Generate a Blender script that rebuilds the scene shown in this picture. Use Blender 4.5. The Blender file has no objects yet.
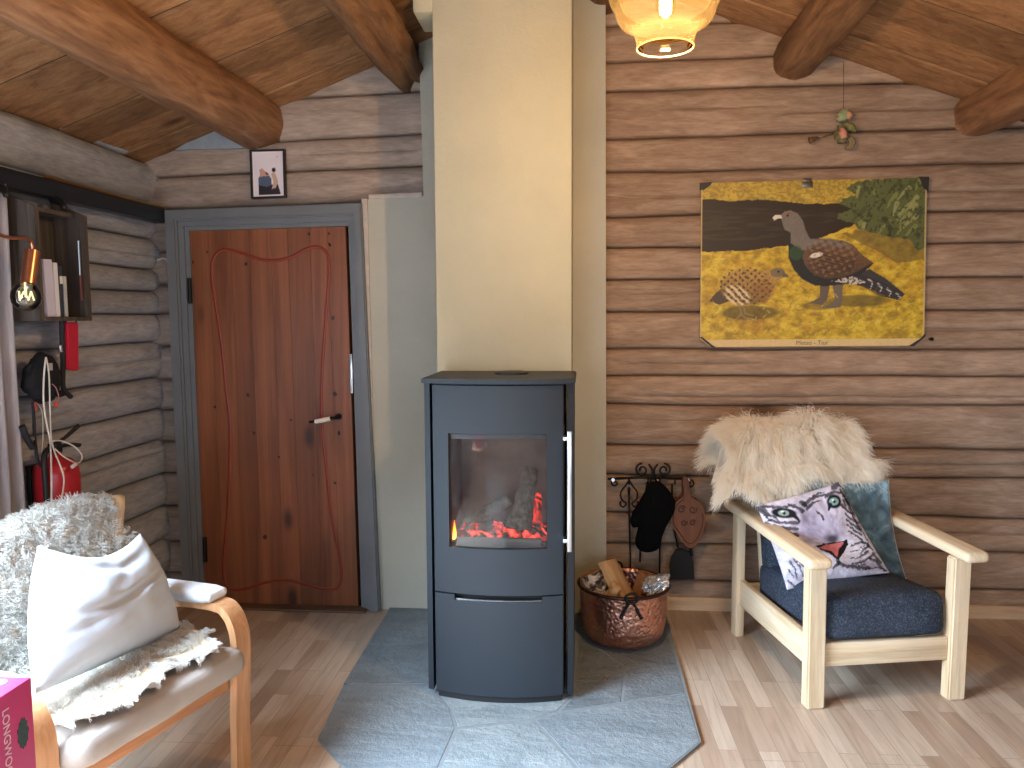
import bpy, bmesh, math, random
import numpy as np
from mathutils import Vector, Matrix, noise as mnoise
random.seed(4); rng = np.random.default_rng(7)
C = bpy.context.scene.collection
sc = bpy.context.scene

# ------------------------------------------------------------------ camera model
FPX, EYE = 769.0, np.array([0.0, 0.0, 1.5])
def cam_rows(yaw, pitch, roll):
    yaw, pitch, roll = map(math.radians, (yaw, pitch, roll))
    fwd = np.array([-math.sin(yaw), math.cos(yaw), 0.0]); right = np.array([math.cos(yaw), math.sin(yaw), 0.0]); up = np.array([0, 0, 1.0])
    f = fwd*math.cos(pitch) - up*math.sin(pitch); u = up*math.cos(pitch) + fwd*math.sin(pitch)
    c, s = math.cos(roll), math.sin(roll)
    return np.array([right*c - u*s, -(u*c + right*s), f])
RM = cam_rows(5.227, 4.871, 0.315)
def P(x, y, X=None, Y=None, Z=None):
    """the point of the room on the sight line of a photo pixel at a known X, Y or Z"""
    d = RM.T @ np.array([(x-512)/FPX, (y-384)/FPX, 1.0])
    t = (X-EYE[0])/d[0] if X is not None else (Y-EYE[1])/d[1] if Y is not None else (Z-EYE[2])/d[2]
    return Vector(EYE + d*t)
cd = bpy.data.cameras.new('camera'); cam = bpy.data.objects.new('camera', cd); C.objects.link(cam)
M = Matrix.Identity(4)
for i in range(3):
    M[i][0], M[i][1], M[i][2], M[i][3] = RM[0][i], -RM[1][i], -RM[2][i], EYE[i]
cam.matrix_world = M
cd.sensor_width = 36; cd.lens = FPX/1024*36; cd.clip_start = 0.02
sc.camera = cam
sc.view_settings.view_transform = 'Standard'; sc.view_settings.look = 'None'
sc.view_settings.gamma = 1; sc.view_settings.use_curve_mapping = False

# ------------------------------------------------------------------ materials
def srgb(r, g, b):
    f = lambda c: (c/255/12.92) if c/255 <= 0.04045 else ((c/255+0.055)/1.055)**2.4
    return (f(r), f(g), f(b), 1)
class NT:
    def __init__(s, name):
        s.m = bpy.data.materials.new(name); s.m.use_nodes = True
        s.t = s.m.node_tree; s.t.nodes.clear()
        s.out = s.n('ShaderNodeOutputMaterial')
    def n(s, typ, **kw):
        nd = s.t.nodes.new(typ)
        for k, v in kw.items():
            if k.startswith('i_'):
                key = k[2:].replace('_', ' ')
                nd.inputs[key].default_value = v
            else: setattr(nd, k, v)
        return nd
    def l(s, a, b): s.t.links.new(a, b)
    def ramp(s, fac, stops, interp='LINEAR'):
        r = s.n('ShaderNodeValToRGB'); cr = r.color_ramp; cr.interpolation = interp
        while len(cr.elements) < len(stops): cr.elements.new(0.5)
        for e, (p, c) in zip(cr.elements, stops): e.position = p; e.color = c
        s.l(fac, r.inputs[0]); return r.outputs[0]
    def coords(s, scale=(1, 1, 1), kind='Object', loc=None):
        tc = s.n('ShaderNodeTexCoord'); mp = s.n('ShaderNodeMapping'); mp.inputs['Scale'].default_value = scale
        s.l(tc.outputs[kind], mp.inputs[0])
        if loc is not None: s.l(loc, mp.inputs['Location'])
        return mp.outputs[0]
    def noise(s, vec, scale=5, detail=4, rough=.55, dist=0):
        n = s.n('ShaderNodeTexNoise'); n.inputs['Scale'].default_value = scale; n.inputs['Detail'].default_value = detail
        n.inputs['Roughness'].default_value = rough; n.inputs['Distortion'].default_value = dist
        s.l(vec, n.inputs['Vector']); return n.outputs['Fac']
    def math(s, op, a, b=None):
        n = s.n('ShaderNodeMath', operation=op)
        for i, v in enumerate((a, b)):
            if v is None: continue
            if isinstance(v, (int, float)): n.inputs[i].default_value = v
            else: s.l(v, n.inputs[i])
        return n.outputs[0]
    def mix(s, fac, a, b, blend='MIX'):
        n = s.n('ShaderNodeMix', data_type='RGBA', blend_type=blend)
        for i, v in ((0, fac), (6, a), (7, b)):
            if isinstance(v, (int, float, tuple)): n.inputs[i].default_value = v
            else: s.l(v, n.inputs[i])
        return n.outputs[2]
    def attr(s, name):
        return s.n('ShaderNodeAttribute', attribute_name=name)
    def bsdf(s, color, rough=.6, metal=0, spec=.5, bump=None, bstr=.3, bdist=.01, **kw):
        b = s.n('ShaderNodeBsdfPrincipled')
        for k, v in (('Base Color', color), ('Roughness', rough), ('Metallic', metal), ('Specular IOR Level', spec)):
            if isinstance(v, (int, float, tuple)): b.inputs[k].default_value = v
            else: s.l(v, b.inputs[k])
        for k, v in kw.items(): b.inputs[k.replace('_', ' ')].default_value = v
        if bump is not None:
            bp = s.n('ShaderNodeBump'); bp.inputs['Strength'].default_value = bstr; bp.inputs['Distance'].default_value = bdist
            s.l(bump, bp.inputs['Height']); s.l(bp.outputs[0], b.inputs['Normal'])
        s.l(b.outputs[0], s.out.inputs[0]); return b

def wood(name, cols, axis=0, grain=14, along=1.1, rough=.62, tone=0.0, knots=None, bump=.25, spec=.3, fine=.25, sat=None, pores=9):
    """streaky wood: noise drawn out along one axis, fine pores, optional knots, optional per-piece tone"""
    t = NT(name)
    sca = [grain]*3; sca[axis] = along
    fsc = [grain*pores]*3; fsc[axis] = along*4
    loc = None
    if tone:
        a = t.attr('tone'); cmb = t.n('ShaderNodeCombineXYZ')
        for i in range(3): t.l(t.math('MULTIPLY', a.outputs['Fac'], 37.0+11*i), cmb.inputs[i])
        loc = cmb.outputs[0]
    n1 = t.noise(t.coords(sca, loc=loc), 1, 6, .6, .8)
    col = t.ramp(n1, [(.28, cols[0]), (.5, cols[1]), (.72, cols[2])])
    n2 = t.noise(t.coords(fsc, loc=loc), 1, 3, .6)
    col = t.mix(fine, col, t.ramp(n2, [(.3, (.35, .33, .32, 1)), (.65, (1, 1, 1, 1))]), 'MULTIPLY')
    n3 = t.noise(t.coords((1.7, 1.7, 1.7)), 1, 3, .6)
    col = t.mix(.5, col, t.ramp(n3, [(.3, (.62, .6, .58, 1)), (.7, (1.12, 1.1, 1.08, 1))]), 'MULTIPLY')
    if knots:
        ks = [knots]*3; ks[axis] = knots*.45
        v = t.n('ShaderNodeTexVoronoi'); v.inputs['Scale'].default_value = 1; t.l(t.coords(ks, loc=loc), v.inputs['Vector'])
        col = t.mix(t.ramp(v.outputs['Distance'], [(.05, (.85,)*3+(1,)), (.13, (0, 0, 0, 1))]), col, cols[3] if len(cols) > 3 else cols[0])
    if tone:
        m = t.n('ShaderNodeMapRange'); m.inputs[3].default_value = 1-tone; m.inputs[4].default_value = 1+tone
        t.l(a.outputs['Fac'], m.inputs[0])
        hsv = t.n('ShaderNodeHueSaturation'); t.l(m.outputs[0], hsv.inputs['Value']); t.l(col, hsv.inputs['Color']); col = hsv.outputs[0]
    t.bsdf(col, rough, spec=spec, bump=n2, bstr=bump, bdist=.004)
    return t.m
def plain(name, c, rough=.6, metal=0, spec=.4, nscale=None, namt=.12, bump=None, bscale=200, **kw):
    t = NT(name); col = c
    if nscale:
        n = t.noise(t.coords((1, 1, 1)), nscale, 4, .6)
        lo = tuple(v*(1-namt) for v in c[:3])+(1,); hi = tuple(min(1, v*(1+namt)) for v in c[:3])+(1,)
        col = t.ramp(n, [(.3, lo), (.7, hi)])
    b = None
    if bump: b = t.noise(t.coords((1, 1, 1)), bscale, 3, .6)
    t.bsdf(col, rough, metal, spec, b, bump or 0, .004, **kw)
    return t.m
def painted(name, rough=.6, spec=.3, bscale=None, bump=.2):
    t = NT(name); a = t.attr('paint')
    b = t.noise(t.coords((1, 1, 1)), bscale, 3, .6) if bscale else None
    t.bsdf(a.outputs['Color'], rough, 0, spec, b, bump, .003); return t.m
def glow(name, c, strength):
    t = NT(name); e = t.n('ShaderNodeEmission'); e.inputs[0].default_value = c; e.inputs[1].default_value = strength
    t.l(e.outputs[0], t.out.inputs[0]); return t.m
def thin_glass(name, tint, ior=1.45, rough=.02, add=0.0):
    t = NT(name); tr = t.n('ShaderNodeBsdfTransparent'); tr.inputs[0].default_value = tint
    g = t.n('ShaderNodeBsdfGlossy'); g.inputs['Roughness'].default_value = rough
    lw = t.n('ShaderNodeFresnel'); lw.inputs[0].default_value = ior
    mx = t.n('ShaderNodeMixShader'); t.l(t.math('ADD', lw.outputs[0], add), mx.inputs[0]); t.l(tr.outputs[0], mx.inputs[1]); t.l(g.outputs[0], mx.inputs[2])
    t.l(mx.outputs[0], t.out.inputs[0]); return t.m

# ------------------------------------------------------------------ object helpers
def mesh_obj(name, verts, faces, mat, parent=None, smooth=False, attrs=None):
    me = bpy.data.meshes.new(name); me.from_pydata([tuple(v) for v in verts], [], [tuple(f) for f in faces]); me.update()
    if attrs:
        for k, (dom, typ, data) in attrs.items():
            a = me.attributes.new(k, typ, dom)
            if typ == 'FLOAT': a.data.foreach_set('value', np.asarray(data, dtype=np.float32).ravel())
            else: a.data.foreach_set('color', np.asarray(data, dtype=np.float32).ravel())
    if smooth: me.polygons.foreach_set('use_smooth', [True]*len(me.polygons))
    return link(name, me, mat, parent)
def link(name, me, mat, parent=None):
    o = bpy.data.objects.new(name, me); C.objects.link(o)
    if mat: me.materials.append(mat)
    if parent: o.parent = parent
    return o
def bm_obj(name, bm, mat, parent=None, smooth=None):
    bmesh.ops.recalc_face_normals(bm, faces=bm.faces)
    me = bpy.data.meshes.new(name); bm.to_mesh(me); bm.free()
    if smooth: me.polygons.foreach_set('use_smooth', [True]*len(me.polygons))
    o = link(name, me, mat, parent)
    if smooth == 'auto':
        try: me.set_sharp_from_angle(angle=math.radians(38))
        except Exception: pass
    return o
def empty(name, label, cat, loc=(0, 0, 0), rotz=0, group=None):
    o = bpy.data.objects.new(name, None); C.objects.link(o); o.location = loc; o.rotation_euler = (0, 0, rotz); o.empty_display_size = .1
    return tag(o, label, cat, group)
def tag(o, label, cat, group=None, kind=None):
    o['label'] = label; o['category'] = cat
    if group: o['group'] = group
    if kind: o['kind'] = kind
    return o
def struct(o, label=None):
    o['kind'] = 'structure'
    if label: o['label'] = label
    return o
def box(bm, c, s, bev=0.0, rot=None, seg=2):
    """adds a (bevelled) box centred at c with size s"""
    b = bmesh.new(); bmesh.ops.create_cube(b, size=1)
    bmesh.ops.scale(b, vec=s, verts=b.verts)
    if bev: bmesh.ops.bevel(b, geom=b.edges[:], offset=bev, segments=seg, affect='EDGES', profile=.5)
    m = Matrix.Translation(c) @ (rot.to_4x4() if rot is not None else Matrix.Identity(4))
    b.transform(m); tmp = bpy.data.meshes.new('t'); b.to_mesh(tmp); b.free(); bm.from_mesh(tmp); bpy.data.meshes.remove(tmp)
    return bm
def boxo(name, c, s, mat, parent=None, bev=.004, rot=None, seg=2):
    return bm_obj(name, box(bmesh.new(), c, s, bev, rot, seg), mat, parent, 'auto')
def tube(bm, pts, rad, seg=10, caps=True, closed=False, flat=1.0):
    pts = [Vector(p) for p in pts]; n = len(pts)
    rad = [rad]*n if isinstance(rad, (int, float)) else rad
    up = None; rings = []
    for i, p in enumerate(pts):
        a = pts[i-1] if (i or closed) else p; b = pts[(i+1) % n] if (i < n-1 or closed) else p
        d = (b-a).normalized()
        if up is None:
            up = d.orthogonal().normalized()
        up = (up - d*up.dot(d)); up = up.normalized() if up.length > 1e-6 else d.orthogonal().normalized()
        side = d.cross(up)
        rings.append([bm.verts.new(p + (up*math.cos(2*math.pi*k/seg) + side*flat*math.sin(2*math.pi*k/seg))*rad[i]) for k in range(seg)])
    for i in range(n if closed else n-1):
        r0, r1 = rings[i], rings[(i+1) % n]
        for k in range(seg): bm.faces.new((r0[k], r0[(k+1) % seg], r1[(k+1) % seg], r1[k]))
    if caps and not closed:
        bm.faces.new(list(reversed(rings[0]))); bm.faces.new(rings[-1])
    return bm
def lathe(bm, prof, seg=40, c=(0, 0, 0), close=False, jitter=None):
    rings = []
    for r, z in prof:
        if r < 1e-5: rings.append([bm.verts.new((c[0], c[1], c[2]+z))]); continue
        rings.append([bm.verts.new((c[0]+r*math.cos(2*math.pi*k/seg), c[1]+r*math.sin(2*math.pi*k/seg), c[2]+z)) for k in range(seg)])
    m = len(rings)
    for i in range(m if close else m-1):
        a, b = rings[i], rings[(i+1) % m]
        for k in range(seg):
            k2 = (k+1) % seg
            if len(a) == 1 and len(b) == 1: continue
            if len(a) == 1: bm.faces.new((a[0], b[k2], b[k]))
            elif len(b) == 1: bm.faces.new((a[k], a[k2], b[0]))
            else: bm.faces.new((a[k], a[k2], b[k2], b[k]))
    return bm
def prism(bm, poly, d0, d1, fn):
    """extrudes a 2-D outline; fn(a, b, d) -> point"""
    lo = [bm.verts.new(fn(a, b, d0)) for a, b in poly]; hi = [bm.verts.new(fn(a, b, d1)) for a, b in poly]
    n = len(poly)
    bm.faces.new(list(reversed(lo))); bm.faces.new(hi)
    for i in range(n): bm.faces.new((lo[i], lo[(i+1) % n], hi[(i+1) % n], hi[i]))
    return bm
def smooth_path(pts, n=8, closed=False):
    pts = [Vector(p) for p in pts]; out = []; m = len(pts)
    for i in range(m if closed else m-1):
        p1, p2 = pts[i], pts[(i+1) % m]
        p0 = pts[i-1] if (i or closed) else p1; p3 = pts[(i+2) % m] if (i+2 < m or closed) else p2
        for k in range(n):
            t = k/n
            out.append(.5*((2*p1) + (p2-p0)*t + (2*p0-5*p1+4*p2-p3)*t*t + (3*p1-p0-3*p2+p3)*t**3))
    if not closed: out.append(pts[-1])
    return out
def fbm(x, y, z=0.0, o=3):
    return mnoise.fractal(Vector((x, y, z)), 1.0, 2.0, o)
def text_mesh(name, s, size, mat, parent, mw, extrude=.0004, align='CENTER'):
    cu = bpy.data.curves.new(name, 'FONT'); cu.body = s; cu.size = size; cu.extrude = extrude; cu.align_x = align; cu.align_y = 'CENTER'
    o = bpy.data.objects.new(name+'_tmp', cu); C.objects.link(o)
    dg = bpy.context.evaluated_depsgraph_get(); me = bpy.data.meshes.new_from_object(o.evaluated_get(dg))
    bpy.data.objects.remove(o); bpy.data.curves.remove(cu)
    me.transform(mw); me.materials.clear()
    return link(name, me, mat, parent)
def fur(name, roots, dirs, mat, parent, r0=.0012, r1=.0002):
    """hair strands: roots (n,3); dirs (n,k,3) offsets of the k later points from the root"""
    n, k = dirs.shape[0], dirs.shape[1]+1
    hc = bpy.data.hair_curves.new(name); hc.add_curves([k]*n)
    pos = np.concatenate([roots[:, None, :], roots[:, None, :]+dirs], 1).astype(np.float32)
    hc.attributes['position'].data.foreach_set('vector', pos.ravel())
    ra = hc.attributes.get('radius') or hc.attributes.new('radius', 'FLOAT', 'POINT')
    rad = np.tile(np.linspace(r0, r1, k, dtype=np.float32), n)
    ra.data.foreach_set('value', rad)
    hc.materials.append(mat)
    o = bpy.data.objects.new(name, hc); C.objects.link(o); o.parent = parent
    return o
def pillow(name, corners, thick, mat, parent=None, n=28, paint=None, pinch=.06, wr=.006, seed=0, power=.55, paint_res=None, freq=4, crease=None):
    """a stuffed cushion with drawn-in sides between four corners BL, BR, TR, TL; paint(u, v) -> rgb array for the front"""
    if paint_res: n = paint_res
    bl, br, tr, tl = [np.array(c, float) for c in corners]
    u, v = np.meshgrid(np.linspace(0, 1, n+1), np.linspace(0, 1, n+1), indexing='ij')
    a, b = 2*u-1, 2*v-1
    pb, pr, pt, pl = pinch if isinstance(pinch, tuple) else (pinch,)*4
    uu = u+((1-u)*pl-u*pr)*(1-b*b)*.5; vv = v+((1-v)*pb-v*pt)*(1-a*a)*.5
    pos = ((1-uu)*(1-vv))[..., None]*bl + (uu*(1-vv))[..., None]*br + (uu*vv)[..., None]*tr + ((1-uu)*vv)[..., None]*tl
    nrm = np.cross(br-bl, tl-bl); nrm /= np.linalg.norm(nrm)
    h = ((1-np.abs(a)**2.2)*(1-np.abs(b)**2.2)).clip(0)**power*thick*.5
    w = np.array([[fbm(u[i, j]*freq+seed, v[i, j]*freq, seed) for j in range(n+1)] for i in range(n+1)])
    hf = h*(1+.12*w) + wr*w*(h > 0)
    if crease is not None: hf = hf+crease(u, v)*(1-a*a)*(1-b*b)
    front = pos+nrm*hf[..., None]; back = pos-nrm*h[..., None]
    vs = list(front.reshape(-1, 3)); idx = lambda i, j: i*(n+1)+j
    bidx = {}
    for i in range(n+1):
        for j in range(n+1):
            if 0 < i < n and 0 < j < n: bidx[i, j] = len(vs); vs.append(back[i, j])
            else: bidx[i, j] = idx(i, j)
    fs = []
    for i in range(n):
        for j in range(n):
            fs.append((idx(i, j), idx(i+1, j), idx(i+1, j+1), idx(i, j+1)))
            fs.append((bidx[i, j], bidx[i, j+1], bidx[i+1, j+1], bidx[i+1, j]))
    at = None
    if paint is not None:
        col = np.ones((len(vs), 4)); col[:, :3] = .55
        col[:(n+1)**2, :3] = paint(u, v).reshape(-1, 3)
        at = {'paint': ('POINT', 'FLOAT_COLOR', col)}
    return mesh_obj(name, vs, fs, mat, parent, True, at)
def cushion(bm, c, s, bev, sub=10, sag=.0, seed=0, rot=None, puff=.0, wr=.004):
    """upholstered block: rounded, slightly puffed box"""
    b = bmesh.new(); bmesh.ops.create_cube(b, size=1); bmesh.ops.subdivide_edges(b, edges=b.edges[:], cuts=sub, use_grid_fill=True)
    sx, sy, sz = [q/2 for q in s]
    for vv in b.verts:
        p = vv.co*2
        q = Vector((p.x*sx, p.y*sy, p.z*sz))
        core = Vector((max(-sx+bev, min(sx-bev, q.x)), max(-sy+bev, min(sy-bev, q.y)), max(-sz+bev, min(sz-bev, q.z))))
        d = q-core
        if d.length > 1e-9: q = core+d.normalized()*bev
        pf = (1-p.x**2)*(1-p.y**2)
        q.z += (puff*pf*(1 if p.z > 0 else -1) if abs(p.z) > .2 else 0)
        w = fbm(q.x*7+seed, q.y*7, q.z*7)*wr
        vv.co = q*(1+0) + q.normalized()*w
    m = Matrix.Translation(c) @ (rot.to_4x4() if rot is not None else Matrix.Identity(4)); b.transform(m)
    tmp = bpy.data.meshes.new('t'); b.to_mesh(tmp); b.free(); bm.from_mesh(tmp); bpy.data.meshes.remove(tmp); return bm
# ================================================================== THE ROOM
YB, XL, XR, YR = 3.97, -2.25, 2.75, -2.3          # back, left, right, rear planes
RIDGE_X = 0.099
def ceil_z(x): return min(2.309+.36*(x+2.247), 2.927-.38*(x-.694))

LOGW = wood('log_wall_brown', [srgb(148, 119, 98), srgb(168, 140, 117), srgb(190, 163, 140), srgb(98, 70, 52)], 0, 20, 4.0, .75, .13, 2.6, .5, fine=.38, pores=5)
LOGL = wood('log_wall_grey', [srgb(156, 160, 170), srgb(178, 182, 192), srgb(198, 202, 210), srgb(104, 104, 110)], 1, 20, 4.0, .75, .10, 2.4, .5, fine=.38, pores=5)
LOGD = wood('log_wall_greybrown', [srgb(146, 128, 116), srgb(166, 148, 135), srgb(184, 166, 153), srgb(98, 82, 72)], 0, 20, 4.0, .75, .10, 2.4, .5, fine=.38, pores=5)

def log_wall(name, seams, u0, u1, nu, mapper, crest, groove, mat, cracks=(), keep=None, pw=3.0, ex=.55, tilt=0.0, wander=.012, seed=0, top=None):
    us = np.linspace(u0, u1, nu)
    def zs(i, u): return seams[i] + wander*fbm(u*.9+seed, i*3.7+seed) + tilt*(u-(u0+u1)/2)
    rows = []                                      # (band, t, crack id)
    base = [0, .012, .03, .06, .11, .2, .33, .5, .67, .8, .89, .94, .97, .988]
    for i in range(len(seams)-1):
        ts = [(t, None) for t in base]
        for c in cracks:
            if c[0] == i:
                ts = [q for q in ts if abs(q[0]-c[1]) > .05]+[(c[1]-.03, None), (c[1]-.004, c), (c[1]+.004, c), (c[1]+.03, None)]
        for t, c in sorted(ts, key=lambda q: q[0]): rows.append((i, t, c))
    rows.append((len(seams)-2, 1.0, None))
    vs, band, uz = [], [], []
    for i, t, c in rows:
        for u in us:
            z = zs(i, u)*(1-t) + zs(i+1, u)*t
            s = abs(2*t-1)
            d = groove + (crest-groove)*max(0, 1-s**pw)**ex + .006*fbm(u*1.5, z*5, i*2.1+seed)*(1-s**4) - .028*math.exp(-(min(t, 1-t)/.016)**2)
            if c is not None:
                k = max(0, min(1, min(u-c[2], c[3]-u)/.12)); z += .006*fbm(u*3, i*1.0, 4); d -= c[4]*k
            if top: z = min(z, top(u))
            vs.append(mapper(u, d, z)); uz.append((u, z))
    fs, tone = [], []
    tn = [random.random() for _ in seams]
    for r in range(len(rows)-1):
        for k in range(nu-1):
            a = r*nu+k; q = (a, a+1, a+nu+1, a+nu)
            u = sum(uz[j][0] for j in q)/4; z = sum(uz[j][1] for j in q)/4
            if keep and not keep(u, z): continue
            if top and uz[a+nu][1]-uz[a][1] < 1e-5 and uz[a+nu+1][1]-uz[a+1][1] < 1e-5: continue
            fs.append(q); tone.append(tn[rows[r][0]])
    return mesh_obj(name, vs, fs, mat, None, True, {'tone': ('FACE', 'FLOAT', tone)})

# back wall, right of the chimney
seamsR = [-.03, .137, .334, .498, .698, .849, 1.061, 1.205, 1.338, 1.525, 1.686, 1.851, 2.005, 2.226, 2.392, 2.619, 2.758, 2.925, 3.08, 3.25]
cr = [(6, .30, .2, 2.3, .02), (9, .55, .15, .6, .012), (11, .5, .3, 1.3, .01), (12, .42, .0, 2.7, .022), (14, .58, .35, 1.0, .014), (14, .42, .95, 2.2, .022), (8, .5, 1.6, 2.7, .02), (4, .48, 1.3, 2.7, .018), (2, .55, 1.4, 2.7, .016), (7, .45, .15, .9, .012), (5, .62, .15, 1.0, .01)]
w = log_wall('wall_back', seamsR, .0, XR+.05, 220, lambda u, d, z: (u, YB-d, z), .045, .0, LOGW, cr, pw=5.0, ex=.5, top=lambda u: ceil_z(u)+.06, seed=2)
struct(w, 'brown round log wall behind the armchair and the bird picture')
# back wall with the door
seamsD = [-.03, .15, .33, .52, .70, .87, 1.04, 1.20, 1.38, 1.55, 1.70, 1.87, 2.085, 2.25, 2.406, 2.617, 2.80, 2.98]
w = log_wall('wall_back_door_side', seamsD, -2.32, -.70, 130, lambda u, d, z: (u, 3.905-d, z), .05, .0, LOGD, [(13, .5, -1.5, -.8, .006)], pw=4.5, ex=.5,
             keep=lambda u, z: not (-2.06 < u < -1.12 and z < 2.0), tilt=.02, wander=.008, top=lambda u: ceil_z(u)+.06, seed=5)
struct(w, 'grey-brown log wall around the wooden door')
# left wall, window opening behind the curtain
seamsL = [-.03, .142, .33, .516, .696, .874, 1.035, 1.196, 1.385, 1.528, 1.644, 1.765, 1.924, 2.103, 2.312, 2.5]
WY0, WY1, WZ0, WZ1 = .0, 1.95, .75, 1.98
w = log_wall('wall_left', seamsL, YR-.05, 3.95, 240, lambda u, d, z: (XL-.01+d, u, z), .06, .0, LOGL, [(4, .68, 2.2, 3.9, .022), (7, .52, 2.4, 3.9, .016), (11, .42, 2.4, 3.9, .014), (6, .45, 2.0, 3.4, .012)],
             keep=lambda u, z: not (WY0 < u < WY1 and WZ0 < z < WZ1), wander=.014, seed=9)
struct(w, 'grey weathered log wall along the left side')
w = log_wall('wall_right', seamsL[:12]+[1.924, 2.103, 2.285], YR-.05, 4.0, 60, lambda u, d, z: (XR+.06-d, u, z), .06, .0, LOGW, seed=3)
struct(w, 'brown log wall on the right side')
# rear wall with two glazed openings behind the photographer
bm = bmesh.new(); RW = [(-1.75, -.35, .25, 2.05), (.35, 2.15, .85, 2.05)]
xs = [XL-.1, RW[0][0], RW[0][1], RW[1][0], RW[1][1], XR+.1]
for i in range(5):
    a, b = xs[i], xs[i+1]; op = RW[0] if i == 1 else RW[1] if i == 3 else None
    def zt(x): return ceil_z(x)+.08
    parts = [(0, None)] if not op else [(0, op[2]), (op[3], None)]
    for z0, z1 in parts:
        pl = [(a, z0), (b, z0), (b, z1 if z1 else zt(b)), (a, z1 if z1 else zt(a))]
        if not z1 and a < RIDGE_X < b: pl.insert(3, (RIDGE_X, zt(RIDGE_X)))
        prism(bm, pl, YR-.15, YR, lambda p, q, d: (p, d, q))
struct(bm_obj('wall_rear', bm, LOGW), 'log wall behind the viewer')

WHITEPAINT = plain('window_paint', srgb(205, 203, 198), .5)
PANE = thin_glass('window_glass', (.97, .98, .98, 1))
def window(n, o, u, v, lab):
    """casement with glazing bars in the rectangle o..o+u..o+v"""
    o, u, v = Vector(o), Vector(u), Vector(v); nn = u.cross(v).normalized(); U, V = u.length, v.length; eu, ev = u.normalized(), v.normalized()
    fr = bmesh.new(); rot = Matrix((eu, ev, nn)).transposed(); t = .07
    for c, s in (((U/2, t/2), (U, t)), ((U/2, V-t/2), (U, t)), ((t/2, V/2), (t, V-2*t)), ((U-t/2, V/2), (t, V-2*t)), ((U/2, V/2), (.05, V-2*t))):
        box(fr, o+eu*c[0]+ev*c[1], (s[0], s[1], .1), .006, rot)
    f = bm_obj('window_%d' % n, fr, WHITEPAINT, None, 'auto'); struct(f, lab)
    a, b, c, d = [o+eu*x+ev*y for x, y in ((t, t), (U-t, t), (U-t, V-t), (t, V-t))]
    mesh_obj('pane', [a, b, c, d], [(0, 1, 2, 3)], PANE, f)
window(1, (XL-.03, WY0, WZ0), (0, WY1-WY0, 0), (0, 0, WZ1-WZ0), 'white window in the left log wall behind the curtain')
window(2, (RW[0][0], YR-.07, RW[0][2]), (RW[0][1]-RW[0][0], 0, 0), (0, 0, RW[0][3]-RW[0][2]), 'glazed terrace door behind the viewer')
window(3, (RW[1][0], YR-.07, RW[1][2]), (RW[1][1]-RW[1][0], 0, 0), (0, 0, RW[1][3]-RW[1][2]), 'white window behind the viewer')

# floor: three-strip oak boards running into the room
def floor_mat():
    t = NT('oak_strip_floor')
    tc = t.n('ShaderNodeTexCoord'); mp = t.n('ShaderNodeMapping'); mp.inputs['Rotation'].default_value = (0, 0, math.radians(-90-1.5))
    t.l(tc.outputs['Object'], mp.inputs[0])
    def brick(w, h, off):
        b = t.n('ShaderNodeTexBrick'); b.offset = off; b.offset_frequency = 2; b.squash = 1
        b.inputs['Color1'].default_value = (0, 0, 0, 1); b.inputs['Color2'].default_value = (1, 1, 1, 1); b.inputs['Mortar'].default_value = (.5, .5, .5, 1)
        b.inputs['Scale'].default_value = 1; b.inputs['Mortar Size'].default_value = .0012; b.inputs['Mortar Smooth'].default_value = .2
        b.inputs['Bias'].default_value = 0; b.inputs['Brick Width'].default_value = w; b.inputs['Row Height'].default_value = h
        t.l(mp.outputs[0], b.inputs['Vector']); return b
    b1 = brick(.52, .068, .41)
    base = t.ramp(b1.outputs['Color'], [(0, srgb(158, 132, 111)), (.35, srgb(182, 161, 141)), (.65, srgb(195, 175, 155)), (1, srgb(170, 145, 124))])
    mv = t.n('ShaderNodeVectorMath', operation='MULTIPLY_ADD'); t.l(b1.outputs['Color'], mv.inputs[0]); mv.inputs[1].default_value = (13, 29, 7)
    sc_ = t.n('ShaderNodeVectorMath', operation='MULTIPLY'); t.l(tc.outputs['Object'], sc_.inputs[0]); sc_.inputs[1].default_value = (30, 2.2, 30)
    t.l(sc_.outputs[0], mv.inputs[2])
    g = t.noise(mv.outputs[0], 1, 6, .62, 1.4)
    col = t.mix(.55, base, t.ramp(g, [(.3, (.56, .52, .48, 1)), (.5, (.9, .88, .86, 1)), (.7, (1.1, 1.08, 1.06, 1))]), 'MULTIPLY')
    b2 = brick(1.56, .204, .37)
    line = t.math('MAXIMUM', b1.outputs['Fac'], b2.outputs['Fac'])
    col = t.mix(t.math('MULTIPLY', line, .55), col, srgb(92, 70, 52))
    t.bsdf(col, .33, spec=.45, bump=g, bstr=.08, bdist=.002)
    return t.m
f = mesh_obj('floor', [(XL-.2, YR-.2, 0), (XR+.2, YR-.2, 0), (XR+.2, 4.1, 0), (XL-.2, 4.1, 0), (XL-.2, YR-.2, -.1), (XR+.2, YR-.2, -.1), (XR+.2, 4.1, -.1), (XL-.2, 4.1, -.1)],
             [(0, 1, 2, 3), (4, 7, 6, 5), (0, 4, 5, 1), (1, 5, 6, 2), (2, 6, 7, 3), (3, 7, 4, 0)], floor_mat())
struct(f, 'oak strip floor with boards running towards the log wall')

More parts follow.
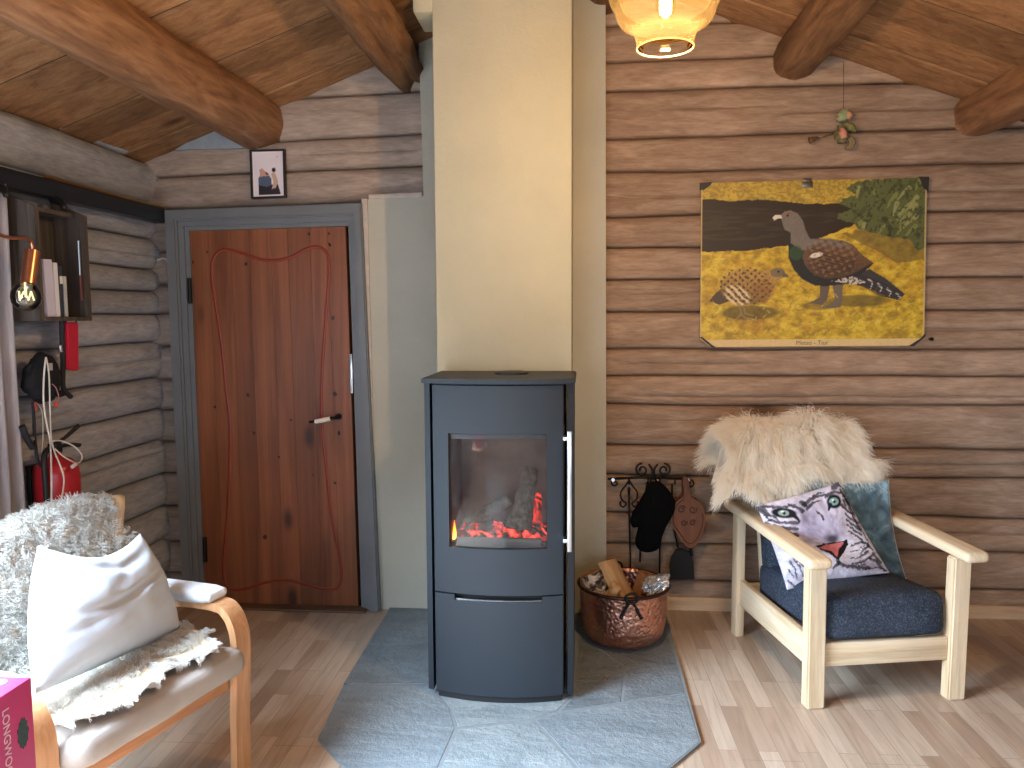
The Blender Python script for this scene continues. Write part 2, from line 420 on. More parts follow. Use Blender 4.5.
# ceiling boards, laid from eave to ridge, alternating high and low
CEIL = wood('ceiling_boards', [srgb(122, 86, 60), srgb(152, 112, 78), srgb(172, 131, 94), srgb(72, 44, 28)], 0, 24, .8, .75, .28, 2.4, .3, spec=.12, fine=.35)
bm_v, bm_f, tone = [], [], []
y = YR-.1; k = 0
while y < 4.05:
    wdt = .2+.05*random.random(); off = .0 if k % 2 else .010
    for x0, x1 in ((XL-.25, RIDGE_X), (RIDGE_X, XR+.25)):
        tn = random.random(); a = len(bm_v); nx = 6
        for q in range(nx+1):
            x = x0+(x1-x0)*q/nx; z = ceil_z(x)+off
            ov = -.0045
            for yy, zz in ((y-ov, z), (y+wdt+ov, z), (y+wdt+ov, z+.06-off), (y-ov, z+.06-off)): bm_v.append((x, yy, zz))
        for q in range(nx):
            b = a+4*q
            for e in range(4):
                bm_f.append((b+e, b+(e+1) % 4, b+4+(e+1) % 4, b+4+e)); tone.append(tn)
    y += wdt; k += 1
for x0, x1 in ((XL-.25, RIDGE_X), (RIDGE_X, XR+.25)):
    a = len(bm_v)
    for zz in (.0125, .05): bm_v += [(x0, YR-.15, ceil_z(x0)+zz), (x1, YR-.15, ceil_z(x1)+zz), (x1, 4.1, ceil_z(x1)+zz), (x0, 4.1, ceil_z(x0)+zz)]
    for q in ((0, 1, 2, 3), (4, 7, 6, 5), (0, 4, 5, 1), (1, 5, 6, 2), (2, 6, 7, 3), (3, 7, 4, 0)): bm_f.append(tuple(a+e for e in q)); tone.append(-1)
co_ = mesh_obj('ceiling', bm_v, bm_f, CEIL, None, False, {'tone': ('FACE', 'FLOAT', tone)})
co_.data.materials.append(plain('board_gap_shade', srgb(44, 28, 20), .9))  # dark strip colour stands in for the shade inside the board gaps
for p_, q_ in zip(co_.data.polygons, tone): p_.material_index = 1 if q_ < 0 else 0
struct(co_, 'sloping ceiling of brown pine boards')

BEAM = wood('beam_wood', [srgb(110, 76, 54), srgb(146, 106, 76), srgb(172, 131, 98), srgb(66, 40, 26)], 1, 16, 2.4, .6, 0, 2.6, .8, spec=.2, fine=.4, pores=5)
BEAMD = wood('beam_wood_dark', [srgb(84, 57, 39), srgb(128, 93, 65), srgb(154, 117, 84), srgb(54, 34, 22)], 1, 16, 2.4, .65, 0, 2.6, .8, spec=.2, fine=.4, pores=5)
def beam(x, z, r, lab, mat=BEAM, y0=YR, y1=3.95, rough=.012, taper=0, seed=0, dx=0.0):
    ny, ns = 90, 28; vs, fs = [], []
    for i in range(ny+1):
        yy = y0+(y1-y0)*i/ny
        rr = r*(1-taper*max(0, (yy-3.2)/.75))
        for k in range(ns):
            a = 2*math.pi*k/ns
            d = rr + rough*fbm(math.cos(a)*1.2+seed, yy*.9, math.sin(a)*1.2) + rough*.4*fbm(math.cos(a)*4, yy*3+seed, math.sin(a)*4)
            vs.append((x+dx*(yy-3.9)+d*math.cos(a), yy, z+d*math.sin(a)))
    for i in range(ny):
        for k in range(ns): a, b = i*ns+k, i*ns+(k+1) % ns; fs.append((a, b, b+ns, a+ns))
    fs += [tuple(range(ns)), tuple(reversed(range(ny*ns, (ny+1)*ns)))]
    o = mesh_obj('ceiling_beam', vs, fs, mat, None, True); struct(o, lab); o['group'] = 'round ceiling beams'
    return o
beam(-1.64, 2.495, .135, 'thick round ceiling beam ending over the little framed photo', seed=1)
beam(-.86, 2.71, .105, 'rough-hewn ceiling beam beside the top of the chimney', BEAMD, rough=.03, taper=.35, seed=7)
beam(RIDGE_X+.0, 3.075, .1, 'ridge beam above the chimney', BEAMD, seed=3)
beam(1.02, 2.745, .108, 'round ceiling beam above the bird picture', BEAMD, seed=5)
beam(1.88, 2.465, .118, 'round ceiling beam nearest the right log wall', BEAM, seed=11)
# small grey filler board between ceiling and top log
bm = bmesh.new()
prism(bm, [(p.x, p.z) for p in (P(176, 150, Y=3.84), P(258, 148, Y=3.84), P(250, 112, Y=3.84), P(214, 128, Y=3.84))], 3.83, 3.86, lambda a, b, d: (a, d, b))
struct(bm_obj('trim_1', bm, plain('filler_grey', srgb(150, 155, 158), .6, nscale=9)), 'grey filler board between the ceiling and the top log')

# chimney and plastered fire wall
def plaster(name, c, amt=.07):
    t = NT(name); v = t.coords((1, 1, 1)); n = t.noise(v, 2.2, 5, .6); fine = t.noise(v, 150, 4, .7); mid = t.noise(v, 45, 3, .6)
    col = t.ramp(n, [(.3, tuple(q*(1-amt) for q in c[:3])+(1,)), (.7, tuple(min(1, q*(1+amt)) for q in c[:3])+(1,))])
    t.bsdf(col, .88, spec=.15, bump=t.math('ADD', fine, mid), bstr=.35, bdist=.004); return t.m
PL1 = plaster('chimney_plaster', srgb(182, 177, 154)); PL2 = plaster('fire_wall_plaster', srgb(178, 174, 160))
bm = bmesh.new()
box(bm, ((-.636-.045)/2, 3.64, 1.66), (.591, .62, 3.32), .008)
box(bm, (-.675, 3.45, 3.01), (.09, .24, .43), .012)
struct(bm_obj('chimney', bm, PL1, None, 'auto'), 'cream plastered chimney rising behind the stove')
bm = bmesh.new()
L0, L1, R1 = -1.05, -.80, .125
prism(bm, [(L0, 0), (R1, 0), (R1-.02, 3.2), (L1, 3.2), (L1+.02, 2.105), (L0-.012, 2.095)], 3.80, 3.965, lambda a, b, d: (a, d, b))
struct(bm_obj('wall_plaster', bm, PL2), 'pale plastered fire wall behind the chimney')
TRIMW = plain('trim_pale', srgb(186, 172, 160), .6, nscale=20)
bm = bmesh.new(); prism(bm, [(-1.083, 0), (-1.05, 0), (-1.062, 2.095), (-1.09, 2.095)], 3.79, 3.87, lambda a, b, d: (a, d, b))
struct(bm_obj('trim_2', bm, TRIMW), 'narrow pale strip between door casing and plaster')
bm = bmesh.new(); box(bm, (-.92, 3.815, 2.107), (.27, .05, .022), .003, Matrix.Rotation(-.02, 3, 'Y'))
struct(bm_obj('trim_3', bm, TRIMW, None, 'auto'), 'small pale ledge on top of the plaster')
bm = bmesh.new(); prism(bm, [(3.905, 0), (3.905, .05), (3.913, .064), (3.97, .068), (3.97, 0)], .125, XR, lambda a, b, d: (d, a, b))
struct(bm_obj('baseboard_back', bm, wood('baseboard_wood', [srgb(186, 152, 118), srgb(214, 182, 146), srgb(226, 198, 164)], 0, 20, 1, .5)), 'pale wooden baseboard below the log wall')

# ------------------------------------------------------------------ the door
DY = 3.80
dTL, dTR, dBL, dBR = P(190, 231, Y=DY), P(345.5, 226.5, Y=DY), P(206, 607, Y=DY), P(358.5, 607.5, Y=DY)
dBL.z = .008; dBR.z = .014
door = empty('door_1', 'orange-brown pine door with a curved routed outline in a grey casing', 'door', (-1.58, DY, 0)); door['kind'] = 'structure'
DO = Vector((-1.58, DY, 0))
DOORW = wood('door_pine', [srgb(96, 52, 30), srgb(128, 74, 44), srgb(146, 88, 54), srgb(48, 20, 10)], 2, 14, .6, .42, .10, 3.6, .25, spec=.4)
def dpt(s, t): return dBL*(1-s)*(1-t)+dBR*s*(1-t)+dTR*s*t+dTL*(1-s)*t
vs, fs, tn = [], [], []
nb = 8; cuts = [0, .12, .26, .38, .52, .63, .77, .885, 1]
for i in range(nb):
    a = len(vs); s0, s1 = cuts[i]+.0008, cuts[i+1]-.0008
    for s, t in ((s0, 0), (s1, 0), (s1, 1), (s0, 1)):
        p = dpt(s, t)-DO; vs += [p, p+Vector((0, .045, 0))]
    b = [a, a+2, a+4, a+6]
    tt = random.random()
    for q in ((b[0], b[1], b[2], b[3]), (b[0]+1, b[3]+1, b[2]+1, b[1]+1)): fs.append(q); tn.append(tt)
    for e in range(4): fs.append((b[e], b[e]+1, b[(e+1) % 4]+1, b[(e+1) % 4])); tn.append(tt)
mesh_obj('door_leaf', vs, fs, DOORW, door, False, {'tone': ('FACE', 'FLOAT', tn)})
groove = [(226, 390), (222.7, 355), (219, 327), (214.6, 299), (211.5, 272), (214, 257), (224, 249.6), (242, 253.5), (260, 259.4), (275, 260.5), (291, 257), (305, 249.6), (316, 246.8), (325, 251), (329, 263), (328, 288), (325, 327), (322, 372),
          (321.5, 407), (323, 437.6), (326.6, 471), (331, 512), (337.8, 549), (341.5, 574), (337.8, 587), (326, 589), (305.6, 584), (285, 580), (265, 582.5), (244.7, 589), (229, 588), (223.7, 573), (225, 542.5), (227.7, 508.7), (230, 454.5), (229.5, 420)]
path = smooth_path([P(x, y, Y=DY)-DO for x, y in groove], 5, True)
bm = tube(bmesh.new(), path, .008, 8, closed=True)
for v in bm.verts: v.co.y = v.co.y*.35
bm_obj('groove_moulding', bm, plain('groove_red', srgb(128, 46, 26), .4), door, True)
boxo('door_light_stop', (0, .095, 1.0), (.98, .02, 2.04), plain('light_stop_dark', srgb(46, 40, 38), .8), door, .002)  # added board behind the leaf, blocks light leaking through the door gap
KNOT = plain('door_knot', srgb(46, 20, 12), .5)
bm = bmesh.new()
for x, y, r in ((246, 264, 7), (329, 233.5, 5), (329.5, 244, 5), (207, 252, 5), (330, 245, 6), (333, 318, 8), (309, 234, 6), (248, 395, 8), (215, 407, 6), (254, 433, 6), (335, 394, 9), (335, 483, 6), (265, 537, 9), (279, 457, 5), (313, 475, 5), (193, 262, 6), (291, 420, 5)):
    p = P(x, y, Y=DY)-DO; p.y = -.0006
    ring = [bm.verts.new(p+Vector((math.cos(a)*r*.0011*(1+.3*math.sin(a*2+x)), 0, math.sin(a)*r*.0014))) for a in [q*math.pi/5 for q in range(10)]]
    bm.faces.new(ring)
bm_obj('wood_knots', bm, KNOT, door)
CASING = plain('casing_grey', srgb(106, 108, 111), .42, nscale=5, namt=.08)
oTL, oTR, oBL, oBR = P(168, 211, Y=DY), P(363, 204, Y=DY), P(186.5, 606, Y=DY), P(381.5, 607, Y=DY)
iTL, iTR, iBL, iBR = P(190, 231, Y=DY), P(349, 226, Y=DY), P(206, 607, Y=DY), P(362, 607, Y=DY)
for q in (oBL, oBR, iBL, iBR): q.z = .004
def lerp(a, b, t): return a*(1-t)+b*t
bm = bmesh.new(); cs = bmesh.new()
def ringstrip(bmx, t0, t1, y0, y1):
    """the strip of casing between fractions t0 (outer) and t1 (inner), from depth y0 to the face y1"""
    A = [lerp(a, b, t0) for a, b in ((oBL, iBL), (oTL, iTL), (oTR, iTR), (oBR, iBR))]; B = [lerp(a, b, t1) for a, b in ((oBL, iBL), (oTL, iTL), (oTR, iTR), (oBR, iBR))]
    for i in range(3):
        prism(bmx, [(v.x, v.z) for v in (A[i], A[i+1], B[i+1], B[i])], y0, y1, lambda a, b, d: (a-DO.x, d-DO.y, b))
ringstrip(cs, .0, .55, 3.88, 3.765); ringstrip(cs, .55, .8, 3.88, 3.778); ringstrip(cs, .8, 1, 3.88, 3.79)
ringstrip(cs, .06, .46, 3.77, 3.755)
bmesh.ops.remove_doubles(cs, verts=cs.verts, dist=.0004)
bm_obj('door_casing', cs, CASING, door)
BLACKM = plain('black_metal', srgb(24, 23, 24), .45, .6, nscale=30)
STEEL = plain('brushed_steel', srgb(190, 192, 195), .28, 1.0)
for (x, y) in ((191, 291), (206, 549)):
    p = P(x, y, Y=DY)-DO
    bm = tube(bmesh.new(), [p+Vector((.0, -.012, -.065)), p+Vector((0, -.012, .065))], .011, 10); bm_obj('hinge', bm, BLACKM, door, 'auto')
h0 = P(339, 416.5, Y=DY)-DO
bm = bmesh.new(); tube(bm, [h0+Vector((0, .0, 0)), h0+Vector((0, -.008, 0))], .016, 16); tube(bm, smooth_path([h0+Vector((0, -.005, 0)), h0+Vector((0, -.045, 0)), h0+Vector((-.02, -.052, -.002)), h0+Vector((-.055, -.052, -.01))], 5), .008, 10)
tube(bm, [h0+Vector((-.1, -.05, -.018)), h0+Vector((-.14, -.046, -.024))], [.008, .006], 10)
hd = bm_obj('door_handle', bm, BLACKM, door, 'auto')
bm = tube(bmesh.new(), [h0+Vector((-.028, -.052, -.004)), h0+Vector((-.065, -.052, -.012)), h0+Vector((-.108, -.05, -.02))], [.0115, .012, .011], 12); bm_obj('grip', bm, plain('handle_white', srgb(222, 212, 198), .35), hd, 'auto')
p = P(339, 433, Y=DY)-DO
bm = bmesh.new(); prism(bm, [(.006*math.cos(a), .012*math.sin(a)) for a in [q*math.pi/6 for q in range(12)]], -.002, .004, lambda a, b, d: (p.x+a, d, p.z+b)); bm_obj('keyhole', bm, BLACKM, door)
p0, p1 = P(352, 355, Y=DY+.0), P(353.5, 392, Y=DY)
bm = bmesh.new(); box(bm, ((p0+p1)/2-DO)+Vector((-.004, -.01, 0)), (.014, .012, .2), .002); bm_obj('strike_plate', bm, STEEL, door, 'auto')
bm = bmesh.new(); box(bm, (0, -.01, .006), (.95, .12, .012), .003); bm_obj('threshold', bm, plain('threshold_wood', srgb(96, 70, 50), .5), door, 'auto')

# ------------------------------------------------------------------ slate hearth
def slate(name, a, b):
    t = NT(name); v = t.coords((1, 1, 1)); n = t.noise(t.coords((2.5, 7, 4)), 1, 6, .65, 1.2); n2 = t.noise(v, 38, 5, .65)
    col = t.ramp(n, [(.25, a), (.75, b)]); col = t.mix(.5, col, t.ramp(n2, [(.3, (.7, .72, .74, 1)), (.7, (1.15, 1.15, 1.15, 1))]), 'MULTIPLY')
    t.bsdf(col, .42, spec=.5, bump=t.math('ADD', n, n2), bstr=.8, bdist=.008); return t.m
SL1 = slate('slate_blue', srgb(108, 117, 122), srgb(142, 150, 154)); SL2 = slate('slate_dark', srgb(92, 99, 103), srgb(128, 135, 138)); SL3 = slate('slate_pale', srgb(118, 127, 130), srgb(152, 159, 160))
g = lambda x, y: tuple(P(x, y, Z=.01))[:2]
hb = [(-.99, 3.80), (-.938, 2.557), (-.66, 2.24), (.12, 2.24), (.42, 2.64), (.425, 3.80)]
bm = bmesh.new(); prism(bm, hb, 0, .0108, lambda a, b, d: (a, b, d)); bmesh.ops.triangulate(bm, faces=bm.faces[:])
hearth = bm_obj('stone_hearth', bm, plain('hearth_mortar', srgb(122, 129, 132), .8, nscale=60)); tag(hearth, 'blue-grey slate hearth set in the floor under the stove', 'hearth')
slabs = [([(-.985, 3.795), (-.972, 2.965), (-.63, 2.99), (-.55, 3.795)], SL2), ([(-.54, 3.795), (-.62, 2.99), (-.35, 2.97), (-.05, 2.98), (-.02, 3.795)], SL1),
         ([(-.968, 2.945), (-.933, 2.557), (-.66, 2.245), (-.49, 2.245), (-.462, 2.655), (-.505, 2.79), (-.615, 2.97)], SL1), ([(-.475, 2.245), (.09, 2.245), (-.18, 2.728), (-.445, 2.65)], SL3),
         ([(.105, 2.245), (.118, 2.245), (.413, 2.64), (.408, 2.975), (-.085, 2.79), (-.165, 2.735)], SL1), ([(-.49, 2.79), (-.45, 2.672), (-.178, 2.755), (-.095, 2.812), (-.03, 2.95), (-.35, 2.955), (-.6, 2.97)], SL3),
         ([(-.075, 2.815), (.15, 2.90), (.18, 3.2), (-.01, 3.5), (-.02, 2.95)], SL2), ([(.165, 2.91), (.407, 2.99), (.403, 3.5), (.415, 3.795), (-.008, 3.795), (0, 3.515), (.193, 3.21)], SL2)]
for pl, m in slabs:
    bm = bmesh.new(); prism(bm, pl, .006, .0125, lambda a, b, d: (a, b, d)); bmesh.ops.triangulate(bm, faces=[f for f in bm.faces if len(f.verts) > 4])
    bm_obj('slate_slab', bm, m, hearth)
# ================================================================== WOOD STOVE
ST = Vector((-.318, 3.08, .013))
STEELG = plain('stove_steel', srgb(34, 39, 45), .5, .0, .4, nscale=2.5, namt=.04, bump=.06, bscale=900)
STDARK = plain('stove_black', (.012, .012, .013, 1), .5)
stove = empty('wood_stove', 'tall grey steel wood stove with glass door and fire burning inside', 'stove', ST)
def yf(x, r=.262, b=.045): return -.193-b*(1-(x/r)**2)
def arcpanel(bm, x0, x1, z0, z1, th=.02, off=0.0, n=14, bev=0):
    pts = [(x0+(x1-x0)*i/n) for i in range(n+1)]
    outl = [(x, yf(x)+off) for x in pts]+[(x, yf(x)+off+th) for x in reversed(pts)]
    prism(bm, outl, z0, z1, lambda a, b, d: (a, b, d)); return bm
zl = lambda y: P(500, y, Y=2.845).z-ST.z
Z_TOP, Z_SPL, Z_G1, Z_G0 = 1.236, zl(596.5), zl(434.5), zl(549.5)
GX0, GX1 = -.190, .186
# carcass with an open firebox
bm = bmesh.new()
box(bm, (0, .01, (.03+Z_G0-.02)/2), (.5, .38, Z_G0-.05), .003); box(bm, (0, .01, (Z_G1+.02+1.245)/2), (.5, .38, 1.245-Z_G1-.02), .003)
zc, zh = (Z_G0+Z_G1)/2, Z_G1-Z_G0+.06
for s in (-1, 1): box(bm, (s*.237, .01, zc), (.03, .38, zh), .002)
box(bm, (0, .185, zc), (.46, .03, zh), .002); box(bm, (0, .02, .02), (.48, .36, .038), .003)
bm_obj('body', bm, STDARK, stove, 'auto')
for s in (-1, 1):
    bm = bmesh.new(); prism(bm, [(s*.2645, -.186), (s*.2875, -.176), (s*.2875, .212), (s*.2645, .212)], .022, 1.243, lambda a, b, d: (a, b, d))
    bm_obj('side_panel', bm, STEELG, stove)
bm = bmesh.new(); n = 20; xs = [-.294+.588*i/n for i in range(n+1)]
prism(bm, [(x, yf(x, .294, .05)-.008) for x in xs]+[(.294, .214), (-.294, .214)], 1.243, 1.262, lambda a, b, d: (a, b, d))
bmesh.ops.bevel(bm, geom=[e for e in bm.edges if abs(e.verts[0].co.z-e.verts[1].co.z) < 1e-5], offset=.004, segments=2, affect='EDGES')
top = bm_obj('top_plate', bm, STEELG, stove, 'auto')
bm = lathe(bmesh.new(), [(0, 1.262), (.07, 1.262), (.07, 1.268), (.055, 1.272), (0, 1.272)], 28, (.03, .05, 0)); bm_obj('flue_cover', bm, STEELG, top, 'auto')
bm = bmesh.new()
arcpanel(bm, -.252, GX0, Z_SPL+.003, Z_TOP); arcpanel(bm, GX1, .246, Z_SPL+.003, Z_TOP); arcpanel(bm, GX0, GX1, Z_G1, Z_TOP); arcpanel(bm, GX0, GX1, Z_SPL+.003, Z_G0)
bmesh.ops.remove_doubles(bm, verts=bm.verts, dist=.0003)
sd = bm_obj('stove_door', bm, STEELG, stove, 'auto')
t = NT('stove_glass'); tr = t.n('ShaderNodeBsdfTransparent'); tr.inputs[0].default_value = (.93, .91, .89, 1); g_ = t.n('ShaderNodeBsdfGlossy'); g_.inputs['Roughness'].default_value = .03
fz = t.n('ShaderNodeFresnel'); fz.inputs[0].default_value = 1.52
cloudy = t.noise(t.coords((2.5, 2.5, 1.6)), 2.2, 4, .6, .5)  # patchy brown-grey clouding mixed into the clear glass
df = t.n('ShaderNodeBsdfDiffuse'); df.inputs[0].default_value = (.24, .20, .19, 1)
m1 = t.n('ShaderNodeMixShader'); t.l(t.math('MULTIPLY', t.ramp(cloudy, [(.35, (0, 0, 0, 1)), (.75, (1, 1, 1, 1))]), .12), m1.inputs[0]); t.l(tr.outputs[0], m1.inputs[1]); t.l(df.outputs[0], m1.inputs[2])
m2 = t.n('ShaderNodeMixShader'); t.l(t.math('ADD', fz.outputs[0], .0), m2.inputs[0]); t.l(m1.outputs[0], m2.inputs[1]); t.l(g_.outputs[0], m2.inputs[2]); t.l(m2.outputs[0], t.out.inputs[0])
arc = [(GX0-.004)+(GX1-GX0+.008)*i/16 for i in range(17)]
mesh_obj('glass', [(x, yf(x)+.012, z) for z in (Z_G0-.004, Z_G1+.004) for x in arc], [(i, i+1, 18+i, 17+i) for i in range(16)], t.m, sd, True)
bm = bmesh.new(); zb0, zb1 = zl(549.5), zl(430); hx, hy = .2665, -.236
box(bm, (hx+.006, hy-.01, (zb0+zb1)/2), (.017, .012, zb1-zb0), .003)
for z in (zb0+.04, zb1-.03): box(bm, (hx-.004, hy+.015, z), (.03, .045, .016), .003)
bm_obj('handle', bm, STEEL, sd, 'auto')
bm = bmesh.new(); a, b = -.172, .168
zs_, zn = Z_SPL-.003, Z_SPL-.024
arcpanel(bm, -.252, .246, .028, zn); arcpanel(bm, -.252, a, zn, zs_); arcpanel(bm, b, .246, zn, zs_); bmesh.ops.remove_doubles(bm, verts=bm.verts, dist=.0003)
lp = bm_obj('wood_compartment_door', bm, STEELG, stove, 'auto')
bm = bmesh.new(); arcpanel(bm, a, b, zn-.002, zn+.004, .012, .01); bm_obj('pull_slot', bm, STEEL, lp)
bm = bmesh.new(); arcpanel(bm, -.245, .24, .0, .024, .03, .012); bm_obj('plinth', bm, STDARK, stove)
BRICK = plain('fire_brick', srgb(116, 100, 90), .85, nscale=6, namt=.3)
bm = bmesh.new()
box(bm, (0, .15, zc), (.43, .03, zh-.02), .002); box(bm, (0, -.015, Z_G0-.008), (.43, .30, .02), .002); box(bm, (0, -.01, Z_G1+.012), (.43, .3, .02), .002)
for s in (-1, 1): box(bm, (s*.207, -.01, zc), (.026, .3, zh-.02), .002)
bm_obj('fire_brick_lining', bm, BRICK, stove, 'auto')
bm = bmesh.new(); box(bm, (0, -.185, Z_G0+.014), (.33, .014, .034), .003); bm_obj('log_guard', bm, plain('guard_grey', srgb(84, 88, 88), .5), stove, 'auto')
bm = bmesh.new(); box(bm, (0, -.188, Z_G1-.016), (.37, .008, .02), .002); bm_obj('air_baffle', bm, plain('baffle_grey', srgb(88, 92, 94), .45), stove, 'auto')

# the fire
def ember_mat(name, ash, hot, thr, strength, sc_=9, low=None):
    t = NT(name); v = t.coords((1, 1, 1)); n = t.noise(v, sc_, 5, .65, .6); n2 = t.noise(v, 40, 4, .6)
    col = t.ramp(n2, [(.35, tuple(q*.35 for q in ash[:3])+(1,)), (.65, ash)])
    b = t.bsdf(col, .9, spec=.1, bump=n2, bstr=.8, bdist=.01)
    fac = t.ramp(n, [(thr, (0, 0, 0, 1)), (thr+.1, (1, 1, 1, 1))])
    ec = t.ramp(n, [(thr, (.6, .01, .004, 1)), (thr+.2, hot)])
    t.l(ec, b.inputs['Emission Color']); t.l(t.math('MULTIPLY', fac, strength), b.inputs['Emission Strength']); return t.m
CHAR = ember_mat('charred_log', srgb(112, 102, 92), (1, .10, .05, 1), .66, 1.6, 7)
CHARHOT = ember_mat('glowing_log', srgb(70, 50, 46), (1, .09, .06, 1), .46, 1.7, 8)
EMBER = ember_mat('embers', srgb(70, 52, 46), (1, .10, .07, 1), .50, 1.8, 16)
def lumpy_log(name, a, b, r0, r1, mat, seed, lab, cat='log', group=None, n=26, seg=16, amt=.25, flat=1, parent=None):
    a, b = Vector(a), Vector(b); L = (b-a).length; ez = (b-a).normalized(); ex = ez.orthogonal().normalized(); ey = ez.cross(ex)
    vs, fs = [], []
    for i in range(n+1):
        t_ = i/n; r = r0+(r1-r0)*t_
        for k in range(seg):
            q = 2*math.pi*k/seg; d = r*(1+amt*fbm(math.cos(q)*1.5+seed, math.sin(q)*1.5, t_*5*L/.3)+amt*.5*fbm(math.cos(q)*5, math.sin(q)*5+seed, t_*14*L/.3))
            vs.append(ez*(L*t_+ (r*.4*fbm(q, seed) if i in (0, n) else 0))+ex*d*math.cos(q)+ey*d*flat*math.sin(q))
    for i in range(n):
        for k in range(seg): p, q = i*seg+k, i*seg+(k+1) % seg; fs.append((p, q, q+seg, p+seg))
    fs += [tuple(reversed(range(seg))), tuple(range(n*seg, (n+1)*seg))]
    o = mesh_obj(name, vs, fs, mat, parent, True); o.location = a
    if lab: tag(o, lab, cat, group)
    return o
zf = Z_G0+ST.z+.004
lumpy_log('burning_log', Vector((*P(519, 540, Y=3.0)[:2], zf+.03)), P(531, 468, Y=3.06), .05, .028, CHAR, 3, 'ash-grey burning log standing upright on the right inside the stove', group='logs burning in the stove')
lumpy_log('burning_log', Vector((*P(466, 536, Y=3.07)[:2], zf+.035)), P(510, 500, Y=3.1), .03, .024, CHAR, 8, 'dark charred log leaning behind the glowing embers', group='logs burning in the stove')
lumpy_log('burning_log', Vector((*P(470, 538, Y=2.985)[:2], zf+.034)), Vector((*P(503, 538, Y=2.985)[:2], zf+.04)), .022, .02, CHARHOT, 12, 'short red-glowing log lying low in the middle of the fire', group='logs burning in the stove')
lumpy_log('burning_log', Vector((*P(536, 541, Y=3.04)[:2], zf+.03)), P(538, 494, Y=3.12), .024, .014, CHARHOT, 17, 'thin red-glowing stick at the right edge of the fire', group='logs burning in the stove')
vs, fs = [], []; nx, ny = 46, 24
for i in range(nx+1):
    for j in range(ny+1):
        x, y_ = -.18+.36*i/nx, -.15+.26*j/ny
        ed = min(1, min(i, nx-i)/4, min(j, ny-j)/3)
        vs.append((ST.x+x, ST.y+y_, zf+.004+ed*(.014+.03*max(0, fbm(x*22, y_*22, 3))+.012*fbm(x*60, y_*60))))
for i in range(nx):
    for j in range(ny): a = i*(ny+1)+j; fs.append((a, a+ny+1, a+ny+2, a+1))
tag(mesh_obj('ember_bed', vs, fs, EMBER, None, True), 'red embers and ash covering the floor of the stove', 'embers', kind='stuff')
t = NT('flame'); lw = t.n('ShaderNodeLayerWeight'); lw.inputs[0].default_value = .35
tc = t.n('ShaderNodeTexCoord'); sp = t.n('ShaderNodeSeparateXYZ'); t.l(tc.outputs['Generated'], sp.inputs[0])
em = t.n('ShaderNodeEmission'); t.l(t.ramp(sp.outputs[2], [(0, (1, .55, .12, 1)), (.5, (1, .3, .03, 1)), (1, (1, .1, .01, 1))]), em.inputs[0]); em.inputs[1].default_value = 4
tr = t.n('ShaderNodeBsdfTransparent'); mx = t.n('ShaderNodeMixShader'); t.l(lw.outputs['Facing'], mx.inputs[0]); t.l(em.outputs[0], mx.inputs[1]); t.l(tr.outputs[0], mx.inputs[2]); t.l(mx.outputs[0], t.out.inputs[0])
FL = t.m
def flame(base, h, r, lab, seed):
    pts = [Vector(base)+Vector((.006*math.sin(seed+q*3)+.012*q*q*math.cos(seed), .004*math.cos(q*4+seed), h*q)) for q in [i/12 for i in range(13)]]
    bm = tube(bmesh.new(), pts, [r*max(.05, (1-q)**.8*(.6+1.2*q if q < .4 else 1.08)) for q in [i/12 for i in range(13)]], 10)
    tag(bm_obj('flame', bm, FL, None, True), lab, 'flame', 'flames in the stove')
flame(P(453, 541, Y=2.96), .085, .011, 'tall yellow flame at the left edge of the stove window', .6)
flame(P(457, 543, Y=3.0), .05, .008, 'small orange flame just right of the tall yellow one', 2.2)

# ================================================================== COPPER POT WITH FIREWOOD
t = NT('hammered_copper'); v = t.n('ShaderNodeTexVoronoi', feature='SMOOTH_F1'); v.inputs['Scale'].default_value = 64; t.l(t.coords((1, 1, 1)), v.inputs['Vector'])
n1 = t.noise(t.coords((1, 1, 1)), 5, 4, .6)
t.bsdf(t.ramp(n1, [(.3, srgb(176, 122, 104)), (.5, srgb(208, 150, 130)), (.75, srgb(232, 184, 164))]), .34, 1.0, .5, v.outputs['Distance'], .7, .008); COPPER = t.m
PC = Vector((.193, 3.50, .013))
pot = empty('copper_pot', 'large hammered copper pot with iron handles holding firewood on the hearth', 'pot', PC)
prof = [(0, .0), (.12, .0), (.155, .012), (.182, .045), (.194, .10), (.199, .18), (.202, .262), (.204, .268), (.197, .27), (.190, .262), (.187, .18), (.182, .10), (.168, .05), (.14, .022), (0, .018)]
bm_obj('bowl', lathe(bmesh.new(), prof, 56), COPPER, pot, 'auto')
rp = [(.206*math.cos(a), .206*math.sin(a), .264) for a in [q*2*math.pi/56 for q in range(56)]]
bm_obj('rim', tube(bmesh.new(), rp, .008, 10, closed=True), plain('iron_rim', srgb(58, 40, 34), .45, .7), pot, True)
IRON = plain('wrought_iron', srgb(16, 15, 15), .6, .3, nscale=40)
for ang in (-84, 96):
    a = math.radians(ang); er = Vector((math.cos(a), math.sin(a), 0)); et = Vector((-math.sin(a), math.cos(a), 0))
    bm = bmesh.new(); c = er*.214
    ring = [c+Vector((0, 0, .272))+et*.028*math.cos(q)+Vector((0, 0, 1))*.022*math.sin(q)+er*.006 for q in [k*2*math.pi/18 for k in range(18)]]
    tube(bm, ring, .0055, 8, closed=True)
    for s in (-1, 1):
        tube(bm, smooth_path([c+Vector((0, 0, .262)), c+et*s*.022+Vector((0, 0, .225))-er*.004, c+et*s*.046+Vector((0, 0, .178))-er*.004], 5), [.006]*6+[.007]*4+[.010], 8)
    bm_obj('pot_handle', bm, IRON, pot, True)
LOGCUT = wood('split_wood', [srgb(168, 124, 82), srgb(206, 166, 120), srgb(224, 190, 148), srgb(120, 80, 48)], 0, 12, .9, .8, 0, None, .6)
